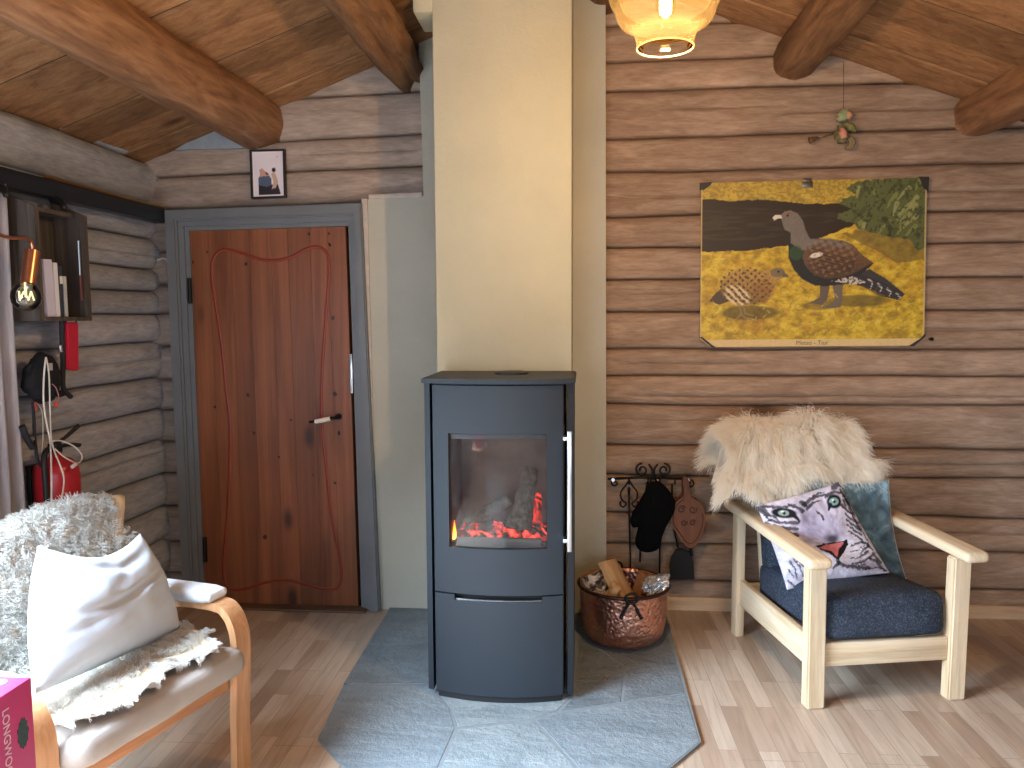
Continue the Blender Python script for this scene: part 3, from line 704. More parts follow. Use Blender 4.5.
LOGRED = wood('split_wood_reddish', [srgb(120, 78, 50), srgb(168, 118, 80), srgb(196, 150, 108)], 0, 12, .9, .8, 0, None, .6)
t = NT('birch_bark'); n1 = t.noise(t.coords((30, 8, 30)), 1, 5, .6, .6); t.bsdf(t.ramp(n1, [(.40, srgb(38, 32, 28)), (.47, srgb(120, 104, 92)), (.55, srgb(206, 196, 184))]), .8, bump=n1, bstr=.5); BARK = t.m
def split_log(lab, c, L, w, h, rot, mat, seed, bark=None, kind='D'):
    """a split billet lying along its local x: flat faces with rounded bark side"""
    if kind == 'D': outl = [(-w/2, -h*.25), (-w*.46, h*.22), (-w*.2, h*.42), (w*.2, h*.42), (w*.46, h*.22), (w/2, -h*.25), (w*.1, -h*.5), (-w*.25, -h*.48)]
    else: outl = [(w*.55*math.cos(a), h*.55*math.sin(a)) for a in [q*2*math.pi/14 for q in range(14)]]
    n = len(outl); m = 12; vs, fs = [], []
    for i in range(m+1):
        x = L*(i/m-.5)
        for k, (a, b) in enumerate(outl):
            s = 1+.12*fbm(a*30+seed, b*30, x*9)
            vs.append((x+.012*fbm(a*40, b*40, seed)*(i in (0, m)), a*s, b*s))
    for i in range(m):
        for k in range(n): p, q = i*n+k, i*n+(k+1) % n; fs.append((p, q, q+n, p+n))
    fs += [tuple(reversed(range(n))), tuple(range(m*n, (m+1)*n))]
    o = mesh_obj('firewood', vs, fs, mat); o.location = c; o.rotation_euler = rot
    tag(o, lab, 'firewood', 'firewood in the copper pot')
    if bark:
        o.data.materials.append(bark)
        for p in o.data.polygons:
            if abs(p.normal.x) < .6 and (p.normal.z > -.1 or kind != 'D'): p.material_index = 1
    return o
def billet(lab, p0, p1, *a, roll=0.0, **k):
    d = Vector(p1)-Vector(p0); q = d.to_track_quat('X', 'Z') @ Matrix.Rotation(roll, 3, 'X').to_quaternion()
    return split_log(lab, (Vector(p0)+Vector(p1))/2, d.length, *a[:2], q.to_euler(), *a[2:], **k)
billet('pale flat split log sticking up highest from the copper pot', P(631, 603, Y=3.46)+Vector((0, 0, -.03)), P(608, 563, Y=3.56)+Vector((0, .02, .0)), .135, .055, LOGCUT, 1, roll=.3)
billet('birch log with black-flecked white bark at the left in the copper pot', P(605, 609, Y=3.48), P(590, 573, Y=3.51), .095, .095, LOGRED, 2, bark=BARK, kind='O')
billet('reddish split log behind the pale flat one in the pot', P(634, 606, Y=3.57), P(646, 574, Y=3.60), .09, .07, LOGRED, 3)
billet('short brown split log between birch bark and pale log', P(606, 606, Y=3.42)+Vector((0, 0, -.01)), P(616, 586, Y=3.42), .07, .055, LOGCUT, 4)
billet('split log lying deep at the right inside the copper pot', P(657, 610, Y=3.52), P(634, 604, Y=3.42), .075, .06, LOGRED, 5)
# crumpled foil bag
bm = bmesh.new(); bmesh.ops.create_icosphere(bm, subdivisions=4, radius=1)
for v in bm.verts:
    c = v.co.copy(); r = 1+.55*fbm(c.x*1.8, c.y*1.8, c.z*1.8+4)+.25*abs(fbm(c.x*5, c.y*5, c.z*5))
    v.co = Vector((c.x*.062*r, c.y*.045*r, c.z*.030*r+.012*c.x))
o = bm_obj('plastic_bag', bm, plain('crumpled_foil', srgb(196, 200, 206), .22, .55, .6, nscale=30, namt=.35)); o.location = P(656, 587, Y=3.47)+Vector((0, 0, .012)); o.rotation_euler = (0, -.25, .5)
tag(o, 'crumpled silvery bag on the right side of the copper pot', 'bag')

# ================================================================== FIREPLACE TOOL RACK
TY = 3.885
rack = empty('fireplace_tool_rack', 'black wrought-iron rack with scrolls on the log wall behind the pot', 'tool rack', (.35, TY, .70))
def tp(x, y, yy=TY): return P(x, y, Y=yy)-Vector((.35, TY, .70))
def spiral(c, r, a0, turns, n=22, sgn=1): return [Vector(c)+Vector((r*(1-.72*i/n)*math.cos(a0+sgn*2*math.pi*turns*i/n), 0, r*(1-.72*i/n)*math.sin(a0+sgn*2*math.pi*turns*i/n))) for i in range(n+1)]
bm = bmesh.new()
tube(bm, [tp(608, 479), tp(640, 477.5), tp(690, 479)], .0065, 8)
for s, (cx, cy) in ((1, (642, 470)), (-1, (664, 470))):
    tube(bm, spiral(tp(cx, cy), .034, math.pi*.5 if s > 0 else math.pi*.5, 1.35, sgn=s), .0048, 8)
tube(bm, smooth_path([tp(653, 478), tp(652, 470), tp(648.5, 464)], 5), [.006]*5+[.005]*5+[.002], 8); tube(bm, smooth_path([tp(653, 478), tp(654, 470), tp(658, 464)], 5), [.006]*5+[.005]*5+[.002], 8)
tube(bm, spiral(tp(615, 483), .021, math.pi*.5, 1.1), .0045, 8); tube(bm, spiral(tp(690, 484), .021, math.pi*.5, 1.1, sgn=-1), .0045, 8)
rb = bm_obj('scroll_rail', bm, IRON, rack, True)
for px in (629, 648, 660, 675):
    bm = tube(bmesh.new(), smooth_path([tp(px, 478), tp(px, 478, TY-.02), tp(px, 484, TY-.045), tp(px, 481, TY-.06)], 5), .0045, 8); bm_obj('hook', bm, IRON, rack, True)
for px in (613, 688): bm_obj('wall_plate', tube(bmesh.new(), [tp(px, 480, TY-.008), tp(px, 480, TY-.013)], .009, 14), STEEL, rack, 'auto')
# poker with a looped heart-shaped handle
pk = empty('poker', 'iron poker with open leaf-shaped handle hanging leftmost on the rack', 'fire tool', (.25, TY-.05, .62))
O = Vector((.25, TY-.05, .62)); q = lambda x, y, dy=0: P(x, y, Y=TY-.045+dy)-O
bm = tube(bmesh.new(), [q(629, 488), q(629.5, 520), q(630.5, 568)], [.006, .005, .004], 8); bm_obj('shaft', bm, IRON, pk, True)
bm = bmesh.new()
for s in (-1, 1):
    tube(bm, smooth_path([q(629, 480), q(629+s*3, 485), q(629+s*8, 492), q(629+s*7.5, 499), q(629+s*3, 503.5), q(629+s*6, 507), q(629+s*9, 504), q(629+s*8, 501)], 6), .0045, 8)
tube(bm, [q(629, 494), q(629, 489), q(629, 486.5)], [.006, .008, .001], 8); bm_obj('grip', bm, IRON, pk, True)
for px, lab, y1 in ((640.5, 'thin iron tool hanging half hidden behind the black mitt, on its left', 562), (660, 'thin iron tool hanging half hidden behind the black mitt, on its right', 577)):
    O2 = P(px, 520, Y=TY-.028)
    tool = empty('fire_iron', lab, 'fire tool', O2); q2 = lambda x, y: P(x, y, Y=TY-.028)-O2
    bm_obj('shaft', tube(bmesh.new(), [q2(px+8*(1 if px < 650 else -1)*.9, 484), q2(px, 530), q2(px-.5, y1)], .005, 8), IRON, tool, True)
    bm_obj('grip', tube(bmesh.new(), [q2(px+7.5*(1 if px < 650 else -1), 482), q2(px+5*(1 if px < 650 else -1), 500)], .009, 8), IRON, tool, True)
# oven mitt
MITT = plain('mitt_black', (.0025, .0025, .003, 1), .95, spec=.1, bump=.3, bscale=120)
mo = [(648, 484), (656, 481), (663, 484), (670, 492), (675, 501), (674, 512), (668, 523), (663, 534), (660, 546), (655, 551), (646, 552.5), (638, 549), (635, 541), (637, 531), (638, 525), (633, 527.5), (630.5, 522), (632, 513), (637, 505), (642, 496), (646, 489)]
c = P(654, 517, Y=TY-.09); o_ = [(P(x, y, Y=TY-.09)-c) for x, y in mo]; o_ = smooth_path(o_, 4, True)
vs, fs = [], []; n = len(o_); lay = [(1.0, 0), (.97, .014), (.86, .026), (.6, .034), (.25, .037)]
for s in (1, -1):
    for f_, d in lay:
        if s == -1 and d == 0: continue
        vs += [Vector((p.x*f_, -s*d, p.z*f_)) for p in o_]
seq = list(range(len(lay))); rings = [[k*n+i for i in range(n)] for k in range(2*len(lay)-1)]
front = [rings[0]]+rings[1:len(lay)]; back = [rings[0]]+rings[len(lay):]
for grp, fl in ((front, 0), (back, 1)):
    for A, B in zip(grp[:-1], grp[1:]):
        for i in range(n): f4 = (A[i], A[(i+1) % n], B[(i+1) % n], B[i]); fs.append(f4 if fl else tuple(reversed(f4)))
    fs.append(tuple(grp[-1]) if fl else tuple(reversed(grp[-1])))
mitt = empty('oven_mitt', 'black oven mitt hanging in the middle of the iron rack', 'oven mitt', c)
mesh_obj('glove', vs, fs, MITT, mitt, True)
bm_obj('hanging_loop', tube(bmesh.new(), smooth_path([P(653, 485, Y=TY-.085)-c, P(650, 480, Y=TY-.075)-c, P(655, 479, Y=TY-.075)-c, P(657, 485, Y=TY-.085)-c], 5), .004, 6), MITT, mitt, True)
# bellows
BEL = wood('bellows_wood', [srgb(66, 36, 20), srgb(108, 62, 34), srgb(128, 78, 46)], 2, 12, 1, .4)
bo = [(683, 476), (686.5, 476.5), (688.5, 482), (688.5, 490), (691, 496), (698, 500), (703, 508), (704.5, 518), (702, 530), (697, 541), (690, 546), (684, 543), (677, 533), (671, 524), (670, 515), (672, 506), (677, 499), (682, 494), (682, 484)]
c = P(687, 515, Y=TY-.05); bel = empty('bellows', 'carved brown wooden fire bellows hanging beside the black mitt', 'bellows', c)
ol = smooth_path([P(x, y, Y=TY-.05)-c for x, y in bo], 3, True)
for nm, d0, d1, mt, sh in (('front_board', -.034, -.018, BEL, 1), ('leather', -.018, .012, plain('bellows_leather', srgb(40, 26, 20), .6), .93), ('back_board', .012, .024, BEL, 1)):
    bm = prism(bmesh.new(), [(p.x*sh, p.z*sh) for p in ol], d0, d1, lambda a, b, d: (a, d, b)); bm_obj(nm, bm, mt, bel)
bm = bmesh.new()
for (x, y), r, s in (((681, 508), .02, 1), ((692, 508), .02, -1), ((683, 521), .016, -1), ((692, 521), .016, 1)): tube(bm, [p+(P(x, y, Y=TY-.05)-c)+Vector((0, -.034, 0)) for p in spiral((0, 0, 0), r, .5, 1.3, 20, s)], .003, 6)
tube(bm, [p*.86+Vector((0, -.034, 0)) for p in ol[len(ol)//3:]], .0025, 6)
bm_obj('carved_scrolls', bm, plain('carving_dark', srgb(58, 30, 16), .5), bel, True)
bm_obj('nozzle', tube(bmesh.new(), [P(690, 545, Y=TY-.05)-c, P(692, 556, Y=TY-.05)-c], [.012, .006], 10), IRON, bel, 'auto')
# ash shovel
c = P(680, 560, Y=TY-.03); sh = empty('ash_shovel', 'black ash shovel hanging behind the bellows near the baseboard', 'shovel', c); q = lambda x, y, yy=TY-.02: P(x, y, Y=yy)-c
bm_obj('shaft', tube(bmesh.new(), [q(672, 484, TY-.012), q(672, 520, TY-.012), q(678, 548, TY-.012)], .005, 8), IRON, sh, True)
bm = bmesh.new(); prism(bm, [((q(x, y)).x, (q(x, y)).z) for x, y in ((670, 578), (669, 565), (671, 556), (676, 549), (682, 548), (689, 551), (693, 560), (694, 578))], -.012, .006, lambda a, b, d: (a, d, b)); bm_obj('blade', bm, IRON, sh)
# ================================================================== WOODEN ARMCHAIR (right)
PINE = wood('pale_pine', [srgb(190, 160, 122), srgb(222, 198, 164), srgb(236, 216, 186), srgb(150, 104, 66)], 1, 13, .9, .5, 0, 3.0, .3)
PINEX = wood('pale_pine_cross', [srgb(190, 160, 122), srgb(222, 198, 164), srgb(236, 216, 186), srgb(150, 104, 66)], 0, 13, .9, .5, 0, 3.0, .3)
PINEZ = wood('pale_pine_upright', [srgb(190, 160, 122), srgb(222, 198, 164), srgb(236, 216, 186), srgb(150, 104, 66)], 2, 13, .9, .5, 0, 3.0, .3)
t = NT('navy_denim'); v = t.coords((1, 1, 1)); n1 = t.noise(v, 130, 4, .75); n2 = t.noise(v, 5, 4, .6)
col = t.mix(.6, t.ramp(n1, [(.38, srgb(18, 22, 29)), (.5, srgb(42, 48, 58)), (.64, srgb(104, 112, 126))]), t.ramp(n2, [(.3, srgb(40, 45, 55)), (.7, srgb(62, 69, 82))]))
t.bsdf(col, .9, spec=.15, bump=n1, bstr=.5, bdist=.003); DENIM = t.m
CA, CO = math.radians(11.6), Vector((1.104, 3.346, 0))
chair = empty('armchair', 'pale pine armchair with navy seat by the log wall under the bird picture', 'armchair', CO, CA)
WX, FY, BY = .326, -.373, .373
def fleg(s):
    bm = bmesh.new()
    x0, x1 = s*WX, s*(WX-.072)
    prism(bm, [(x0, 0), (x1, 0), (x1+s*.004, .57), (x0+s*.004, .57)], FY, FY+.052, lambda a, b, d: (a, d+(.57-b)*0, b)); bmesh.ops.bevel(bm, geom=bm.edges[:], offset=.006, segments=2, affect='EDGES'); return bm
for s in (-1, 1):
    bm_obj('leg', fleg(s), PINEZ, chair, 'auto')
    boxo('leg', (s*(WX-.02), BY-.032, .29), (.04, .062, .58), PINEZ, chair, .005)
    bm = bmesh.new(); box(bm, (0, 0, 0), (.094, .83, .042), .017, None, 4); 
    for vv in bm.verts:
        if vv.co.y < -.33: vv.co.x *= 1.05; vv.co.z -= (vv.co.y+.33)**2*1.5
    arm = bm_obj('armrest', bm, PINE, chair, 'auto'); arm.location = (s*(WX-.012), -.012, .605); arm.rotation_euler = (.03, 0, 0)
    boxo('side_rail', (s*(WX-.03), 0, .214), (.03, .66, .12), PINE, chair, .005)
boxo('front_rail', (0, FY+.032, .205), (2*WX-.142, .03, .092), PINEX, chair, .005)
boxo('back_rail', (0, BY-.03, .2), (2*WX-.08, .028, .09), PINEX, chair, .005)
bm = cushion(bmesh.new(), (0, -.045, .315), (.50, .63, .175), .042, 12, puff=.012, rot=Matrix.Rotation(-.09, 3, 'X'), seed=2)
for vv in bm.verts:
    if vv.co.z < .25 and vv.co.y < -.1: vv.co.z = max(vv.co.z, .247)
bm_obj('seat_cushion', bm, DENIM, chair, True)
bm = cushion(bmesh.new(), (0, .275, .63), (.47, .13, .62), .05, 12, rot=Matrix.Rotation(-.22, 3, 'X'), seed=5)
bm_obj('back_cushion', bm, DENIM, chair, True)
bm = bmesh.new()
for s in (-1, 1): box(bm, (s*.20, .352, .6), (.04, .03, .66), .005, Matrix.Rotation(-.2, 3, 'X'))
box(bm, (0, .40, .86), (.44, .024, .08), .005, Matrix.Rotation(-.2, 3, 'X')); bm_obj('back_frame', bm, PINEZ, chair, 'auto')

# long-haired sheepskin over the backrest (chair-local coordinates, own object)
skin = empty('sheepskin', 'long-haired cream sheepskin draped over the back of the pine armchair', 'sheepskin', CO, CA)
prof = smooth_path([(0, .165, .755), (0, .182, .80), (0, .20, .84), (0, .235, .945), (0, .30, .985), (0, .365, .95), (0, .385, .84), (0, .38, .76)], 6)
prof = np.array([[p.y, p.z] for p in prof])
def Ssk(u, v):
    s = np.clip(v, 0, 1)*(len(prof)-1); i = np.minimum(s.astype(int), len(prof)-2); f = (s-i)[..., None]
    p = prof[i]*(1-f)+prof[i+1]*f
    half = .315-.055*np.exp(-((v-.58)/.22)**2)+.01*np.sin(v*13)
    top = np.exp(-((v-.57)/.2)**2)
    dz = top*(.035*np.exp(-((u-.45)/.26)**2)+.03*np.exp(-((u+.68)/.3)**2)-.03*np.exp(-((u+.05)/.22)**2))
    edge = np.where(v < .2, (.2-v)/.2, 0)*(.09*np.sin(u*7+1)+.05*u)
    return np.stack([u*half-.118, p[..., 0]-.01*np.abs(u), p[..., 1]+dz+edge*.6-.03*np.abs(u)**3], -1)
def Sn(S, u, v, e=.01):
    a = S(u+e, v)-S(u-e, v); b = S(u, np.clip(v+e, 0, 1))-S(u, np.clip(v-e, 0, 1)); n = np.cross(a, b); return n/np.linalg.norm(n, axis=-1, keepdims=True)
def hide(S, nu, nv, mat, parent, th=.006):
    u, v = np.meshgrid(np.linspace(-1, 1, nu+1), np.linspace(0, 1, nv+1), indexing='ij'); p = S(u, v); q = p-Sn(S, u, v)*th
    vs = list(p.reshape(-1, 3))+list(q.reshape(-1, 3)); N = (nu+1)*(nv+1); I = lambda i, j: i*(nv+1)+j; fs = []
    for i in range(nu):
        for j in range(nv): f4 = (I(i, j), I(i+1, j), I(i+1, j+1), I(i, j+1)); fs.append(f4); fs.append(tuple(N+x for x in reversed(f4)))
    bd = [I(i, 0) for i in range(nu+1)]+[I(nu, j) for j in range(1, nv+1)]+[I(i, nv) for i in range(nu-1, -1, -1)]+[I(0, j) for j in range(nv-1, 0, -1)]
    for a, b in zip(bd, bd[1:]+bd[:1]): fs.append((b, a, N+a, N+b))
    return mesh_obj('hide', vs, fs, mat, parent, True)
def vnoise(x, y, seed=0):
    """smooth value noise on arrays"""
    tab = np.random.default_rng(seed).random((64, 64)); xi, yi = np.floor(x).astype(int), np.floor(y).astype(int); fx, fy = x-xi, y-yi
    fx, fy = fx*fx*(3-2*fx), fy*fy*(3-2*fy); g = lambda a, b: tab[a % 64, b % 64]
    return (g(xi, yi)*(1-fx)+g(xi+1, yi)*fx)*(1-fy)+(g(xi, yi+1)*(1-fx)+g(xi+1, yi+1)*fx)*fy
def vfbm(x, y, seed=0, o=4):
    s, a, t_ = 0, .5, 0
    for k in range(o): s = s+a*vnoise(x*2**k+k*17.3, y*2**k+k*5.1, seed+k); t_ += a; a *= .55
    return s/t_
def fur_mat(name, c1, c2, rough=.4):
    t = NT(name); hi = t.n('ShaderNodeHairInfo'); col = t.ramp(hi.outputs['Random'], [(0, c1), (1, c2)])
    d1 = t.n('ShaderNodeBsdfDiffuse'); d2 = t.n('ShaderNodeBsdfTranslucent'); mx = t.n('ShaderNodeMixShader'); mx.inputs[0].default_value = rough
    t.l(col, d1.inputs[0]); t.l(col, d2.inputs[0]); t.l(d1.outputs[0], mx.inputs[1]); t.l(d2.outputs[0], mx.inputs[2]); t.l(mx.outputs[0], t.out.inputs[0]); return t.m
HIDE = plain('hide_cream', srgb(226, 212, 188), .85, nscale=8)
hide(Ssk, 30, 40, HIDE, skin)
N = 34000; u = rng.uniform(-1, 1, N); u = np.where(rng.random(N) < .22, np.sign(u)*(1-.16*rng.random(N)), u); v = rng.uniform(0, .85, N)
root = Ssk(u, v); nr = Sn(Ssk, u, v)
nr *= np.sign((nr*np.stack([0*u, np.where(v < .55, -1, 1), .6+0*u], -1)).sum(-1))[:, None]
cl = np.stack([vfbm(u*7+q*3, v*9, 5+q, 3)-.5 for q in range(3)], -1); fine = rng.normal(0, .11, (N, 3))
L = (.088+.04*vfbm(u*3, v*4, 9))*rng.uniform(.8, 1.15, N)*np.where(v < .12, 1.15, 1)
side = np.stack([np.sign(u)*np.abs(u)**3, 0*u, 0*u], -1); dn = np.array([0, 0, -1.0]); K = 6; acc = np.zeros((N, 3)); D = []
for j in range(1, K+1):
    s = j/K
    d = nr*(.85-.5*s) + dn*(.22+.5*s) + side*np.where(u > 0, .45, .8)[:, None]*(1-.3*s) + cl*.9 + fine*(.4+s)
    d /= np.linalg.norm(d, axis=1, keepdims=True); acc = acc+d*(L/K)[:, None]; D.append(acc.copy())
fur('fur', root, np.stack(D, 1), fur_mat('fur_cream', srgb(252, 240, 220), srgb(255, 252, 244)), skin, .0011, .0003)

# ---------------------------------------------------------------- painting helpers
def inpoly(x, y, poly):
    r = np.zeros(x.shape, bool); n = len(poly)
    for i in range(n):
        (x0, y0), (x1, y1) = poly[i], poly[(i+1) % n]
        if y0 == y1: continue
        c = (y0 > y) != (y1 > y); r ^= c & (x < (x1-x0)*(y-y0)/(y1-y0)+x0)
    return r
def stroke(x, y, pts, w0, w1=None):
    w1 = w0 if w1 is None else w1; best = np.full(x.shape, 9.0); n = len(pts)-1
    for i in range(n):
        (a, b), (c, d) = pts[i], pts[i+1]; L2 = (c-a)**2+(d-b)**2+1e-9
        t_ = np.clip(((x-a)*(c-a)+(y-b)*(d-b))/L2, 0, 1); w = w0+(w1-w0)*(i+t_)/n
        best = np.minimum(best, np.hypot(x-a-t_*(c-a), y-b-t_*(d-b))/w)
    return np.clip((1.25-best)/.5, 0, 1)
def ell(x, y, cx, cy, rx, ry, rot=0):
    c, s = math.cos(rot), math.sin(rot); dx, dy = x-cx, y-cy
    return np.clip((1.12-np.hypot((dx*c+dy*s)/rx, (-dx*s+dy*c)/ry))/.24, 0, 1)
def S3(r, g, b): return np.array(srgb(r, g, b)[:3])
def put(img, m, c):
    m = np.asarray(m, float)[..., None]; img[...] = img*(1-m)+(c if isinstance(c, np.ndarray) and c.ndim > 1 else np.asarray(c))*m

# ---------------------------------------------------------------- pillows on the armchair
VELV = NT('teal_velvet'); n1 = VELV.noise(VELV.coords((1, 1, 1)), 9, 4, .6, 1.0)
b = VELV.bsdf(VELV.ramp(n1, [(.35, srgb(50, 68, 76)), (.52, srgb(84, 108, 118)), (.66, srgb(132, 164, 178))]), .5, spec=.3); b.inputs['Sheen Weight'].default_value = .8; b.inputs['Sheen Roughness'].default_value = .35
tp_ = [P(800, 584, Y=3.38), P(909, 585, Y=3.40), P(889, 480, Y=3.47), P(802, 474, Y=3.45)]
tag(pillow('throw_pillow', tp_, .10, VELV.m, None, 40, None, .10, .012, 3), 'teal velvet cushion behind the tiger cushion on the armchair', 'cushion')
CT = {'TL': (110, 245), 'TR': (532, 122), 'BR': (822, 612), 'BL': (250, 705)}
def paint_tiger(u, v):
    q = lambda k: CT[k]
    x = (1-u)*(1-v)*q('BL')[0]+u*(1-v)*q('BR')[0]+u*v*q('TR')[0]+(1-u)*v*q('TL')[0]; y = (1-u)*(1-v)*q('BL')[1]+u*(1-v)*q('BR')[1]+u*v*q('TR')[1]+(1-u)*v*q('TL')[1]
    img = np.ones(u.shape+(3,))*S3(206, 195, 204)
    th, rr = np.arctan2(y-470, x-490), np.hypot(x-490, y-470); hair = vfbm(th*14+20, rr/26, 2, 4); img *= (.52+.85*hair)[..., None]
    G = lambda cx, cy, rx, ry, r=0: np.exp(-((((x-cx)*math.cos(r)+(y-cy)*math.sin(r))/rx)**2+((-(x-cx)*math.sin(r)+(y-cy)*math.cos(r))/ry)**2))
    put(img, np.clip((G(400, 330, 75, 100, -.5)+G(470, 400, 80, 90, -.4)+G(350, 400, 50, 70))*.85, 0, .85), np.ones(img.shape)*S3(138, 124, 142)*(.6+.8*hair)[..., None])
    put(img, np.clip(G(440, 330, 26, 80, -.45)*.8, 0, .7), S3(206, 198, 214)); put(img, np.clip(G(485, 440, 34, 24)*1.2, 0, .9), S3(44, 34, 42)); put(img, np.clip(G(330, 300, 20, 60, -.3)*.6, 0, .6), S3(92, 76, 92))
    put(img, np.clip(G(700, 590, 110, 26)+G(380, 640, 110, 30), 0, .7)*.8, np.ones(img.shape)*S3(150, 138, 150)*(.6+.8*hair)[..., None]); put(img, np.clip(G(600, 500, 60, 40)+G(430, 560, 50, 36), 0, .6), S3(232, 224, 232))
    K_ = S3(22, 20, 26)
    S_ = [([(112, 262), (140, 290), (170, 340)], 9, 4), ([(135, 255), (160, 300), (205, 330)], 8, 4), ([(150, 252), (205, 262), (258, 256)], 8, 5), ([(265, 245), (300, 258), (330, 285)], 7, 9), ([(165, 335), (225, 348), (300, 352)], 5, 8),
          ([(185, 360), (235, 380), (300, 385)], 5, 8), ([(205, 395), (250, 405), (300, 420)], 4, 7), ([(150, 345), (180, 375), (215, 420)], 5, 3), ([(230, 420), (270, 440), (300, 445)], 4, 5), ([(340, 250), (375, 215), (430, 195), (460, 190)], 9, 4), ([(352, 272), (390, 235), (430, 222)], 8, 3),
          ([(330, 232), (350, 255)], 10, 6), ([(390, 200), (420, 180), (450, 178)], 5, 3), ([(400, 285), (425, 305), (440, 335)], 3, 5), ([(462, 200), (500, 178), (545, 182)], 9, 5), ([(540, 165), (565, 205), (585, 245)], 5, 8), ([(560, 200), (592, 250), (628, 310)], 7, 4), ([(548, 255), (575, 285), (612, 300)], 9, 5),
          ([(555, 225), (570, 255)], 6, 4), ([(588, 262), (620, 330), (655, 390)], 3, 6), ([(560, 300), (600, 330), (640, 345)], 4, 7), ([(570, 330), (610, 362), (650, 385)], 4, 7), ([(575, 362), (615, 392), (655, 412)], 4, 6), ([(580, 395), (620, 420), (655, 440)], 3, 6), ([(590, 480), (630, 462), (660, 452)], 3, 6),
          ([(590, 510), (640, 495), (672, 478)], 3, 7), ([(590, 545), (640, 535), (690, 505)], 3, 7), ([(600, 575), (660, 560), (720, 520)], 3, 7), ([(690, 470), (722, 492)], 7, 4), ([(700, 540), (740, 552)], 6, 8), ([(725, 510), (768, 560)], 5, 9), ([(745, 560), (790, 600)], 4, 6), ([(505, 150), (520, 132), (548, 140)], 14, 8), ([(640, 300), (670, 400), (700, 450)], 2, 4),
          ([(655, 455), (700, 462)], 4, 5), ([(680, 600), (750, 585), (800, 600)], 4, 3), ([(640, 520), (700, 470)], 3, 4),
          ([(515, 545), (521, 572), (575, 588), (640, 590), (700, 592)], 8, 7), ([(521, 572), (490, 600)], 8, 4), ([(255, 560), (285, 600), (300, 650)], 4, 3), ([(275, 550), (310, 590), (330, 640)], 4, 3), ([(250, 600), (280, 640)], 4, 3), ([(300, 560), (330, 590)], 3, 3), ([(255, 660), (290, 690), (330, 690)], 5, 3)]
    for p_, a_, b_ in S_: put(img, stroke(x+16*(vfbm(x/11, y/11, 8)-.5), y+16*(vfbm(x/11, y/11, 18)-.5), p_, a_*1.35, b_*1.25)*(.72+.28*hair), K_)
    for cx, cy, rx, ry, ir, ic, rot in ((238, 294, 66, 30, (27, 17), (132, 148, 136), .12), (502, 232, 44, 40, (27, 22), (128, 156, 148), -.12)):
        put(img, ell(x, y, cx, cy, rx*.95, ry, rot), S3(20, 18, 22)); put(img, ell(x, y, cx-2, cy, ir[0], ir[1], rot), S3(*ic)); put(img, ell(x, y, cx, cy+1, 8, 9), S3(30, 34, 36)); put(img, ell(x, y, cx-9, cy-8, 7, 5), S3(210, 222, 220))
    put(img, stroke(x, y, [(275, 300), (300, 325), (312, 345)], 14, 4), K_); put(img, stroke(x, y, [(478, 250), (470, 280)], 12, 5), K_)
    put(img, inpoly(x, y, [(388, 478), (420, 500), (470, 520), (500, 545), (520, 552), (545, 520), (574, 470), (568, 440), (545, 452), (500, 458), (440, 466)]), S3(26, 18, 22))
    put(img, inpoly(x, y, [(410, 490), (450, 472), (500, 466), (545, 455), (548, 468), (522, 492), (514, 540), (498, 528), (486, 508), (450, 500)])*.95, np.ones(img.shape)*S3(198, 108, 104)*(.75+.5*vfbm(x/12, y/12, 6))[..., None])
    for cx, cy in ((560, 520), (590, 500), (550, 555)): put(img, stroke(x, y, [(cx, cy), (cx+60, cy-10), (cx+95, cy-28)], 2, 1.5), S3(236, 228, 234))
    put(img, ell(x, y, 650, 585, 32, 24)*.8*(vfbm(x/8, y/8, 3) > .42), S3(70, 56, 66))
    return img
tc_ = [P(787, 590, Y=3.21), P(890, 573, Y=3.25), P(838.5, 482, Y=3.37), P(756, 505, Y=3.34)]
tag(pillow('tiger_pillow', tc_, .12, painted('tiger_print', .75, .2, 300, .15), None, 0, paint_tiger, .035, .003, 8, paint_res=120), 'cushion printed with a white tiger face leaning on the armchair', 'cushion')

# ================================================================== BIRD PICTURE
PYY = 3.898
pTL, pTR, pBR, pBL = P(701.5, 183, Y=PYY), P(927, 177.5, Y=PYY), P(924, 345.5, Y=PYY), P(700, 347, Y=PYY)
PO = (pTL+pTR+pBR+pBL)/4
chart = empty('bird_picture', 'yellow picture of two capercaillies hung on the log wall above the armchair', 'picture', PO)
CREAM = plain('chart_card', srgb(214, 186, 132), .6, nscale=14)
def cp(s, t, d=0.0): p = pBL*(1-s)*(1-t)+pBR*s*(1-t)+pTR*s*t+pTL*(1-s)*t-PO; p.y -= d; return p
ou = [(.05, 0), (.955, 0), (1, .05), (1, .985), (.97, 1), (.02, .99), (0, .97), (0, .05)]
bm = bmesh.new(); lo = [bm.verts.new(cp(s, t, -.012)) for s, t in ou]; hi = [bm.verts.new(cp(s, t)) for s, t in ou]
bm.faces.new(lo); bm.faces.new(hi)
for i in range(len(ou)): bm.faces.new((lo[i], lo[(i+1) % 8], hi[(i+1) % 8], hi[i]))
bm_obj('backing_board', bm, CREAM, chart)
